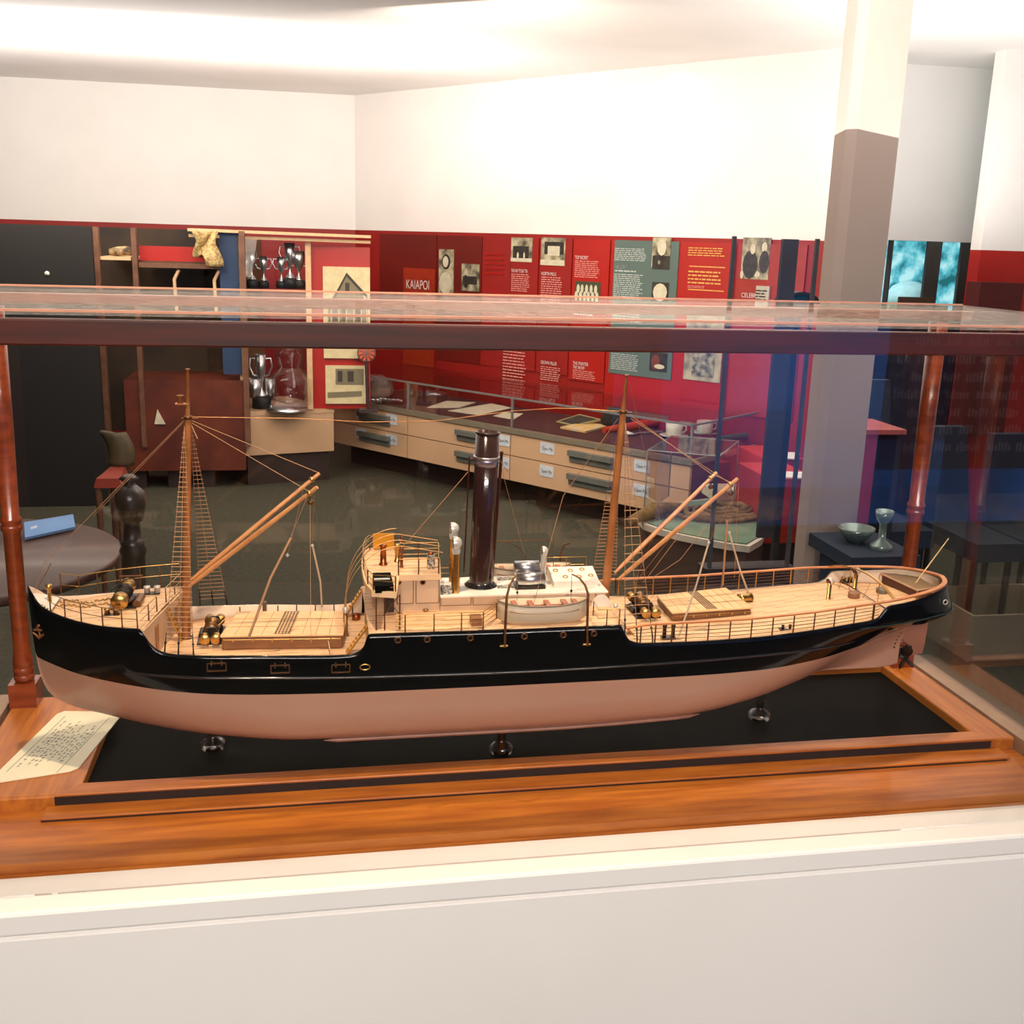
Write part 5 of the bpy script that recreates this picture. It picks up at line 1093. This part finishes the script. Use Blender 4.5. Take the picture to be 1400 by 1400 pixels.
# bridge fittings
def binn(x, y, r, h, name, m):
    B().lathe([(0,0),(r*1.25,0),(r*1.25,.0015),(r*.9,.003),(r*.8,h*.72),(r*.95,h*.76),(r*.7,h*.86),(r*1.15,h*.88),(r*1.15,h*.92),(r*.5,h),(0,h)], (x, y, BZ), 14).obj(name, m, br)
COPP = mat('polished_copper', (160,92,50), .28, .9)
c = atZ(524,772,BZ); binn(c[0], c[1], .0048, .030, 'binnacle', COPP)
c = atZ(543,768,BZ); binn(c[0], c[1], .0036, .026, 'telegraph', BRASS); c = atZ(549,776,BZ); binn(c[0], c[1], .0022, .030, 'voice_pipe', COPP)
c0 = atZ(540,752,BZ); whl = B().lathe([(.0055,-.0007),(.0065,-.0007),(.0065,.0007),(.0055,.0007),(.0055,-.0007)], (c0[0]+.006, c0[1]-.03, BZ+.025), 20, (1,.2,0)).obj('steering_wheel', COPP, br)
bb = B().hexa([(.5035,-.105,BZ+.004),(.5330,-.105,BZ+.004),(.5330,-.1035,BZ+.004),(.5035,-.1035,BZ+.004),(.5035,-.105,BZ+.026),(.5330,-.105,BZ+.026),(.5330,-.1035,BZ+.026),(.5035,-.1035,BZ+.026)]); bb.obj('brass_screen', mat('bright_brass_plate', (214,150,44), .35, .5), br)
c = atZ(589,777,BZ); sb = B().box(c[0]-.005, c[0]+.005, c[1]-.004, c[1]+.004, BZ, BZ+.020).obj('signal_locker', GRAT, br); B().lathe([(0,0),(.0045,0),(.003,.003),(0,.004)], (c[0], c[1], BZ+.020), 12).obj('locker_cap', COPP, sb)
def brl(pts, h, bars, st, nm='bridge_railing'):
    P = [Vector((x, y, BZ)) for x, y in pts]; bb = B()
    for k in bars+[1]: bb.tube([p+Vector((0,0,h*k)) for p in P], .0006, 6)
    o = bb.obj(nm, BRASS, ship)
    for i in st: B().tube([P[i], P[i]+Vector((0,0,h))], .0009, 6).obj('stanchion', BRASSD, o)
brl([(.5205,-.294),(.4935,-.286),(.4878,-.262),(.486,-.235),(.4855,-.20),(.4865,-.165),(.489,-.135),(.493,-.113),(.499,-.098),(.5355,-.092)], .022, [.33,.66], [0,1,2,4,6,8,9])
brl([(.5295,-.2275),(.556,-.2265),(.5825,-.2255),(.5865,-.19),(.5905,-.152)], .024, [.5], [0,1,2,4]); brl([(.5365,-.150),(.563,-.150),(.5905,-.150)], .024, [.33,.66], [1,2])
bb = B()
for k in range(4):
    y = -.225+.030*k; x0 = .4585+.002*k
    pts = []
    for i in range(13):
        t = i/12*1.57; pts.append((.5345-(.5345-x0)*math.cos(t), y+.01*math.sin(t), .198+.092*math.sin(t)**.9))
    if k < 3: pts.append((.5890, y+.01, .2800))
    bb.tube([(x0, y, .180)]+pts, .00055, 5)
bb.obj('awning_hoops', mat('hoop_wire', (206,160,104), .35, .6), ship)
for (px, py, h_, rr) in ((512.5-40,870,.034,.003),(215,865,.026,.0026)):
    c = atZ(px, py, .162); o = B().lathe([(0,0),(rr*1.8,0),(rr*1.8,.001),(rr,.002),(rr,h_),(0,h_)], c, 14).obj('well_ventilator', BRASS, ship)
    B().lathe([(0,-.0045),(.003,-.0035),(.0045,0),(.003,.0035),(0,.0045)], (c[0], c[1], c[2]+h_+.003), 14).obj('ventilator_head', COWL, o)
c = atZ(471,868,.162); B().lathe([(0,0),(.006,0),(.006,.008),(0,.009)], (c[0]+.018, c[1]+.06, .162), 14).obj('copper_bucket', COPP, ship)
# ---- boat deck house
HZ = .2235
dh = B().box(.5850,.812,-.2275,-.150,.2,HZ-.002).obj('deck_house', CREAMH, ship)
B().box(.5850,.8145,-.2300,-.1480,HZ-.002,HZ).obj('house_roof', WHITE, dh)
Yd = -.2280
for a in ((603,816,644,827),(647,815,689,826),(692,814,730,825),(733,812,774,823),(777,811,814,822)): wseam(dh, *a, Yd)
for px in (561+22,): p = atZ(px, 838, .2); B().lathe([(0,0),(.002,0),(.002,.003),(.004,.0045),(.002,.006),(0,.0065)], (p[0]-.001, p[1], .2), 12).obj('mushroom_vent', BRASS, ship)
c = atZ(651,855,.2); sk = B().box(c[0]-.007, c[0]+.007, c[1]-.006, c[1]+.012, .2, .2115).obj('deck_locker', mat('locker_wood', (150,98,60), .5), ship)
# funnel
F0, F1 = Vector((.6455,-.186,HZ)), Vector(atY(667,590,-.186)); ax = F1-F0; Lf = ax.length
fn = B().lathe([(.0163,0),(.0160,Lf*.5),(.0158,Lf),(.0150,Lf),(.0148,Lf*.9),(0,Lf*.88)], F0, 36, ax).obj('funnel', FUNN, ship)
B().lathe([(.0163,0),(.0225,0),(.0225,.0015),(.0195,.0025),(.0195,.004),(.0166,.006)], F0, 36, ax).obj('funnel_base_ring', mat('funnel_base_black', (24,22,24), .2, coat=.5), fn)
B().lathe([(.0157,Lf*.785),(.0163,Lf*.785),(.0163,Lf*.842),(.0157,Lf*.842)], F0, 36, ax).obj('silver_band', mat('band_silver', (150,138,150), .3, .7), fn)
B().lathe([(.0157,Lf*.835),(.0178,Lf*.835),(.0178,Lf*.846),(.0157,Lf*.846)], F0, 36, ax).obj('band_ring', SILVER, fn)
B().lathe([(.0157,Lf-.002),(.0168,Lf-.002),(.0168,Lf),(.0150,Lf)], F0, 36, ax).obj('funnel_lip', FUNN, fn)
STP = mat('steam_pipe_copper', (96,48,38), .3, .6)
a = atY(686,617,-.175); c = atY(672,799,-.175); B().tube([(c[0],-.175,HZ), a], .0022, 10).obj('steam_pipe', STP, fn); B().tube([atY(680,626,-.180), atY(686,626,-.175)], .0013, 6).obj('pipe_bracket', STP, fn)
a = atY(642,624,-.192); c = atY(634,782,-.16); B().tube([c, a], .0011, 8).obj('steam_pipe', STP, fn); B().tube([atY(642,628,-.192), atY(652,628,-.19)], .001, 6).obj('pipe_bracket', STP, fn)
for (p0, p1, Y0, Y1) in (((640,645),(560,738),-.2,-.2),((684,630),(694,645),-.2,-.2)): rope([atY(*p0, Y0), atY(*p1, Y1)], .0005, mat('copper_wire', (206,146,94), .35, .6), 'funnel_guy')
rope([atY(560,738,-.2), (.530,-.15,.262)], .0004, ROPE, 'funnel_guy')
rope([atY(684,635,-.17), (.725,-.12,.225)], .0003, ROPED, 'funnel_guy')
# cowl ventilators
def cowl(x, y, z, h, r, m=BRASS, mc=COWL, s=1):
    o = B().tube([(x, y, z), (x, y, z+h)], r, 16).obj('ventilator_pipe', m, ship)
    C_ = Vector((x, y, z+h)); rows_ = []
    S_ = r*1.7; cc_ = C_+Vector((-r*.25, 0, S_*1.0)); B().lathe([(r,-S_*.5),(r*1.12,0),(r*1.05,S_*.4)], C_, 16).obj('cowl_neck', mc, o)
    for i in range(10):          # round cowl opening towards the bow
        t = .02+i/9*1.85; rows_.append([tuple(cc_+Vector((S_*math.cos(t), S_*math.sin(t)*math.sin(a), S_*math.sin(t)*math.cos(a)))) for a in [6.2832*k/18 for k in range(19)]])
    B().grid(rows_).obj('cowl', mc, o)
    cm = sum((Vector(v) for v in rows_[-1][:-1]), Vector())/18
    B().add([tuple(Vector(v).lerp(cm, .06)+Vector((.0006,0,0))) for v in rows_[-1][:-1]], [tuple(range(18))]).obj('cowl_mouth', MAROON, o)
    return o
c = atZ(622.5,810,HZ); zt_ = atY(624,748,c[1])[2]; cowl(c[0], c[1], HZ, zt_-HZ-.004, .0056)
zt_ = atY(619,728,-.165)[2]; x_ = atY(620,728,-.165)[0]; cowl(x_, -.165, HZ, zt_-HZ-.004, .0054)
c = atZ(742,800,HZ); zt_ = atY(742,757,c[1])[2]; cowl(c[0], c[1], HZ, zt_-HZ-.003, .0040, COWL)
bb = B().box(.5885,.6015,-.222,-.200,HZ,HZ+.006).obj('fiddley_grating', GRAT, dh)
for k in range(2): c = atZ(692, 803-11*k, HZ); B().box(c[0]-.012, c[0]+.011, c[1]-.004, c[1]+.004, HZ, HZ+.0022).obj('roof_grating', GRAT, dh)
# steel tank
c0 = Vector((.6935,-.200,HZ+.011)); tk = B().lathe([(0,0),(.0112,0),(.0112,.037),(0,.037)], c0, 28, (1,0,0)).obj('steel_tank', SILVER, dh)
B().lathe([(0,0),(.0098,0),(.0098,.034),(0,.034)], c0+Vector((-.002,.012,.013)), 28, (1,0,0)).obj('upper_tank', SILVER, tk); B().box(.690,.731,-.211,-.185,HZ,HZ+.005).obj('tank_cradle', GUN, tk)
# skylight
s0 = B(); X_0, X_1 = .7440, .8060
s0.prism([(X_0,-.206),(X_1,-.206),(X_1,-.160),(X_0,-.160)], HZ, HZ+.0075); s0.hexa([(X_0-.001,-.207,HZ+.0075),(X_1+.001,-.207,HZ+.0075),(X_1+.001,-.159,HZ+.0075),(X_0-.001,-.159,HZ+.0075),(X_0-.001,-.207,HZ+.009),(X_1+.001,-.207,HZ+.009),(X_1+.001,-.170,HZ+.0185),(X_0-.001,-.170,HZ+.0185)])
sk = s0.obj('engine_skylight', WHITE, dh); nn = Vector((0,-.0095,.037)).normalized()
for (u, v) in ((.12,.75),(.12+.17,.3),(.46,.72),(.60,.3),(.74,.78),(.88,.35)):
    p = Vector((X_0+(X_1-X_0)*u, -.207+.037*v, HZ+.009+.0095*v)); q = B().lathe([(.0024,0),(.0026,.0009),(.0038,.0009),(.004,0)], p, 16, nn).obj('skylight_port', BRASS, sk)
# awning frame over skylight and rails abaft funnel
bb = B(); bb.tube([(.742,-.162,HZ),(.742,-.162,HZ+.030),(.800,-.162,HZ+.030),(.800,-.162,HZ)], .0006, 5); bb.tube([(.771,-.162,HZ),(.771,-.162,HZ+.030)], .0006, 5); bb.obj('skylight_rail', BRASS, dh)
bb = B(); z_ = atY(560+125,740,-.14)[2]; a = atY(668,740,-.14); c = atY(757,738,-.14); bb.tube([(a[0],-.14,.2), (a[0],-.14,a[2]), (c[0],-.14,c[2]), (c[0]+.002,-.14,.2)], .0007, 6); pts = [(a[0]+.01+.045*math.sin(t), -.14, .24+(a[2]-.24)*math.cos(t)) for t in [i/8*1.5 for i in range(9)]]; bb.tube(pts, .0006, 5)
bb.tube([(a[0]+.004,-.14,.2),(a[0]+.004,-.14,a[2]-.002)], .0018, 8); bb.obj('far_davit_frame', BRASSD, ship)
# companion hood
bb = B(); hx, hy, hz = .8050, -.232, .2; n_ = 12; ri = .0155
vs = []; 
for dx in (0, 1):
    for i in range(n_+1): t = math.pi*i/n_; vs.append((hx+ri-ri*math.cos(t)-.0 if False else hx+ri*(1-math.cos(t))*.92, hy+dx*.030, hz+ri*1.25*math.sin(t)))
fs = [(i, i+1, n_+1+i+1, n_+1+i) for i in range(n_)]+[tuple(range(n_+1))[::-1], tuple(range(n_+1, 2*n_+2))]; bb.add([(x-.014, y, z) for x, y, z in vs], fs); hd_ = bb.obj('companion_hood', WHITE, ship)
B().lathe([(0,-.0036),(.0026,-.0026),(.0036,0),(.0026,.0026),(0,.0036)], (.822,-.243,.2075), 12).obj('brass_lamp', COWL, ship)
# ---- lifeboats
def lifeboat(x0, x1, yc, zb, zt_, beam, name, label=None):
    rows_ = []; rin = []; n_ = 26
    for i in range(n_+1):
        u = -1+2*i/n_; x = (x0+x1)/2+(x1-x0)/2*u; w_ = beam/2*(1-abs(u)**3.2)**.75; gz = zt_+.0045*u*u; bz = zb+(zt_-zb)*.35*abs(u)**6
        r_ = []
        for j in range(13):
            t = -math.pi/2+math.pi*j/12; yy = math.sin(t); zz_ = gz-(gz-bz)*math.cos(t)**.62 if abs(math.cos(t)) > 1e-6 else gz
            r_.append((x, yc+w_*yy, zz_))
        rows_.append(r_)
    o = B().grid(rows_).obj(name, mat('boat_enamel', (214,190,160), .4, rgb2=(206,182,152), scale=10), ship); md = o.modifiers.new('s', 'SOLIDIFY'); md.thickness = .0012
    bb = B()
    bb.tube([r[0] for r in rows_], .0011, 6); bb.tube([r[-1] for r in rows_], .0011, 6); bb.obj('gunwale', mat('grey_gunwale', (130,112,96), .5), o)
    for sd in (1, -2): bb = B(); bb.tube([(r[sd][0], r[sd][1]*.96+yc*.04, r[sd][2]+.003) for r in rows_[3:-3]], .0010, 6); bb.obj('inner_stringer', mat('thwart_wood', (166,96,64), .5), o)
    for u in (-.62,-.25,.12,.5,.72):
        w_ = beam/2*(1-abs(u)**3.2)**.75*.93; x = (x0+x1)/2+(x1-x0)/2*u; zz_ = zt_-.0035+.0045*u*u; B().box(x-.0034, x+.0034, yc-w_, yc+w_, zz_, zz_+.001).obj('thwart', mat('thwart_wood', (166,96,64), .5), o)
    B().add([(r[k][0], yc+(r[k][1]-yc)*.9, zt_-(zt_-zb)*.55) for r in rows_[2:-2] for k in (2, 10)], [(2*i, 2*i+1, 2*i+3, 2*i+2) for i in range(len(rows_)-5)]).obj('bottom_boards', WHITE, o)
    return o
lifeboat(.6530,.7725,-.280,.1995,.2285,.036,'lifeboat'); lifeboat(.6640,.7870,-.120,.2010,.2270,.034,'lifeboat')
def davit(pts, nm='davit'):
    o = B().tube(pts, [.0017]*(len(pts)-3)+[.0015,.0012,.0009], 8).obj(nm, BRASSD, ship); f = pts[0]
    B().tube([(f[0]-.006, f[1], f[2]+.002), (f[0]+.004, f[1], f[2]+.002)], .0014, 6).obj('davit_socket', BRASS, o); B().tube([pts[-1], (pts[-1][0], pts[-1][1], .232)], .0004, 4).obj('boat_fall', ROPED, o)
    B().lathe([(0,-.003),(.0018,0),(0,.003)], (pts[-1][0], pts[-1][1], .243), 8).obj('fall_block', GUN, o)
davit([atY(690,885,-.3035), atY(691,850,-.3035), atY(693,815,-.302), atY(697,800,-.297), atY(702,791,-.29), atY(708,785,-.28)])
davit([atY(803,883,-.3035), atY(803,850,-.3035), atY(804,812,-.302), atY(800,800,-.297), atY(792,790,-.29), atY(782,785,-.28)])
for x in (.664, .777): B().tube([(x,-.100,.2),(x,-.100,.240),(x+.004,-.104,.255),(x+.010,-.115,.260)], [.0015,.0014,.0011,.0009], 8).obj('davit', BRASSD, ship)
for k_ in range(7):
    x_ = .318+.026*k_; B().box(x_-.0007, x_+.0007, YC+breadth(x_,.17)-.0056, YC+breadth(x_,.17)-.0042, .160, .1755).obj('bulwark_stay', GUN, ship)
B().lathe([(0,0),(.0035,0),(.0028,.004),(.0028,.021),(.0042,.023),(0,.024)], (.352, YC+.088, .161), 12).obj('mooring_post', mat('post_grey', (96,84,70), .5), ship)
# ---- stern fittings
for (px, py) in ((1132,821),(1168,807)):
    z_ = .187 if px < 1150 else .190; c = atZ(px, py, z_); o = B().lathe([(0,0),(.0045,0),(.0045,.001),(.0030,.0015),(.0034,.027),(0,.027)], c, 14).obj('stern_ventilator', BRASS, ship)
    B().lathe([(0,-.001),(.0054,-.001),(.0058,.001),(.0045,.006),(.002,.008),(0,.008)], (c[0]-.001, c[1], c[2]+.029), 18, (.9,.25,.3)).obj('ventilator_head', COWL, o); B().lathe([(0,-.0016),(.0048,-.0016),(.0048,-.0008)], (c[0]-.001, c[1], c[2]+.029), 18, (.9,.25,.3)).obj('ventilator_mouth', MAROON, o)
for (px, py, m_) in ((1167,818,mat('drum_brown', (150,104,76), .6)), (1205,813,mat('drum_grey', (116,108,96), .6))):
    c = atZ(px, py, .191); o = B().lathe([(0,0),(.0075,0),(.0088,.001),(.0080,.0055),(.0088,.008),(.0085,.0095),(0,.0095)], c, 20).obj('capstan_drum', m_, ship); 
af = Vector(hp(1.2160, -1, .003, .2135)); an = Vector((1.196, YC+.083, .214)); pts = []
for i in range(15):
    t = i/14; p = an.lerp(af, t); pts.append(p+Vector((.006*math.sin(math.pi*t), 0, .0145*math.sin(math.pi*min(1, t*1.05))**.7)))
bb = B(); rows_ = [[tuple(p+Vector(v)) for v in ((-.0022,0,0),(.0022,0,0),(.0022,0,.0016),(-.0022,0,.0016),(-.0022,0,0))] for p in pts]; bb.grid(rows_, False); bb.obj('stern_arch', mat('arch_brass', (206,160,84), .3, .8), ship)
for t in (4, 10): p = pts[t]; B().tube([(p.x, p.y, zdeck(p.x)), p], .0007, 6).obj('arch_stay', BRASS, ship)
c = [atZ(1137,790,.1885), atZ(1212,834,.1915)]; B().tube([(c[0][0], c[0][1], .1935), (c[1][0], c[1][1], .1925)], .0013, 6).obj('steering_rod', mat('rod_dark', (84,56,40), .5), ship)
for a in ((1146,806,1155,785),(1177,823,1190,797)): rope([atZ(a[0],a[1],.1905), atY(a[2],a[3],-.17)], .0004, ROPED)
gq = [(1.2690,-.136),(1.2810,-.222),(1.3160,-.212),(1.3180,-.150)]
gp = B().prism(gq, .2070, .2090).obj('stern_grating', mat('teak_grating', (214,178,136), .7), ship); bb = B()
G = [Vector((x, y, .2092)) for x, y in gq]
for k in range(1, 18): bb.tube([G[0].lerp(G[1], k/18), G[3].lerp(G[2], k/18)], .0004, 4)
for k in range(1, 10): bb.tube([G[0].lerp(G[3], k/10), G[1].lerp(G[2], k/10)], .0004, 4)
bb.obj('grating_bars', mat('teak_grating_bars', (84,58,38), .7), gp)
B().prism([tuple(np.array(p)+(np.array((1.295,-.18))-np.array(p))*.1) for p in gq], .192, .2070).obj('grating_base', mat('brown_base', (88,50,36), .6), gp)
for p in gq[:3]: B().tube([(p[0],p[1],.192),(p[0],p[1],.2070)], .0008, 6).obj('grating_leg', BRASS, gp)
B().tube([(1.2950,-.19,.206), atY(1297,736,-.19)], [.0011,.0008], 6).obj('ensign_staff', mat('staff_pale_brass', (222,186,128), .3, .5), ship)
# stands under the keel (glass footed pillars)
PG = glass('pedestal_glass', (.9,.86,.82), cap=.6, gain=2.5)
ped = None
for i, (px, py, Y, zt_, lab) in enumerate(((293,1019,-.195,.052,'glass footed turned support under the fore part of the hull, leftmost of three'), (685,1031,-.222,.044,'copper stemmed support with glass foot under the middle of the hull'), (1027,974,-.185,.060,'glass footed support under the aft part of the hull, rightmost of three'))):
    c = atZ(px, py, -.014); c = (c[0], max(min(c[1], -.16), -.25), -.014); o = thing('hull_support', lab, 'pedestal', c, 'hull supports')
    h = breadth(c[0], .06); top_ = zk(c[0])+.0005+.0; top_ = next((z for z in np.arange(zk(c[0]), .1, .0005) if breadth(c[0], z) >= abs(c[1]-YC)), .06)+.001
    B().lathe([(0,0),(.011,0),(.0155,.003),(.018,.008),(.0165,.014),(.011,.018),(.007,.020),(.006,.026),(.0075,.032)], c, 24).obj('glass_foot', PG, o)
    B().lathe([(0,.002),(.006,.002),(.006,.004),(.005,.018),(.0045,.024),(.0062,.036),(.0062,.042),(.005,top_+.014-.004),(.007,top_+.014),(0,top_+.014)], c, 20).obj('stem', COPP if i == 1 else PG, o)
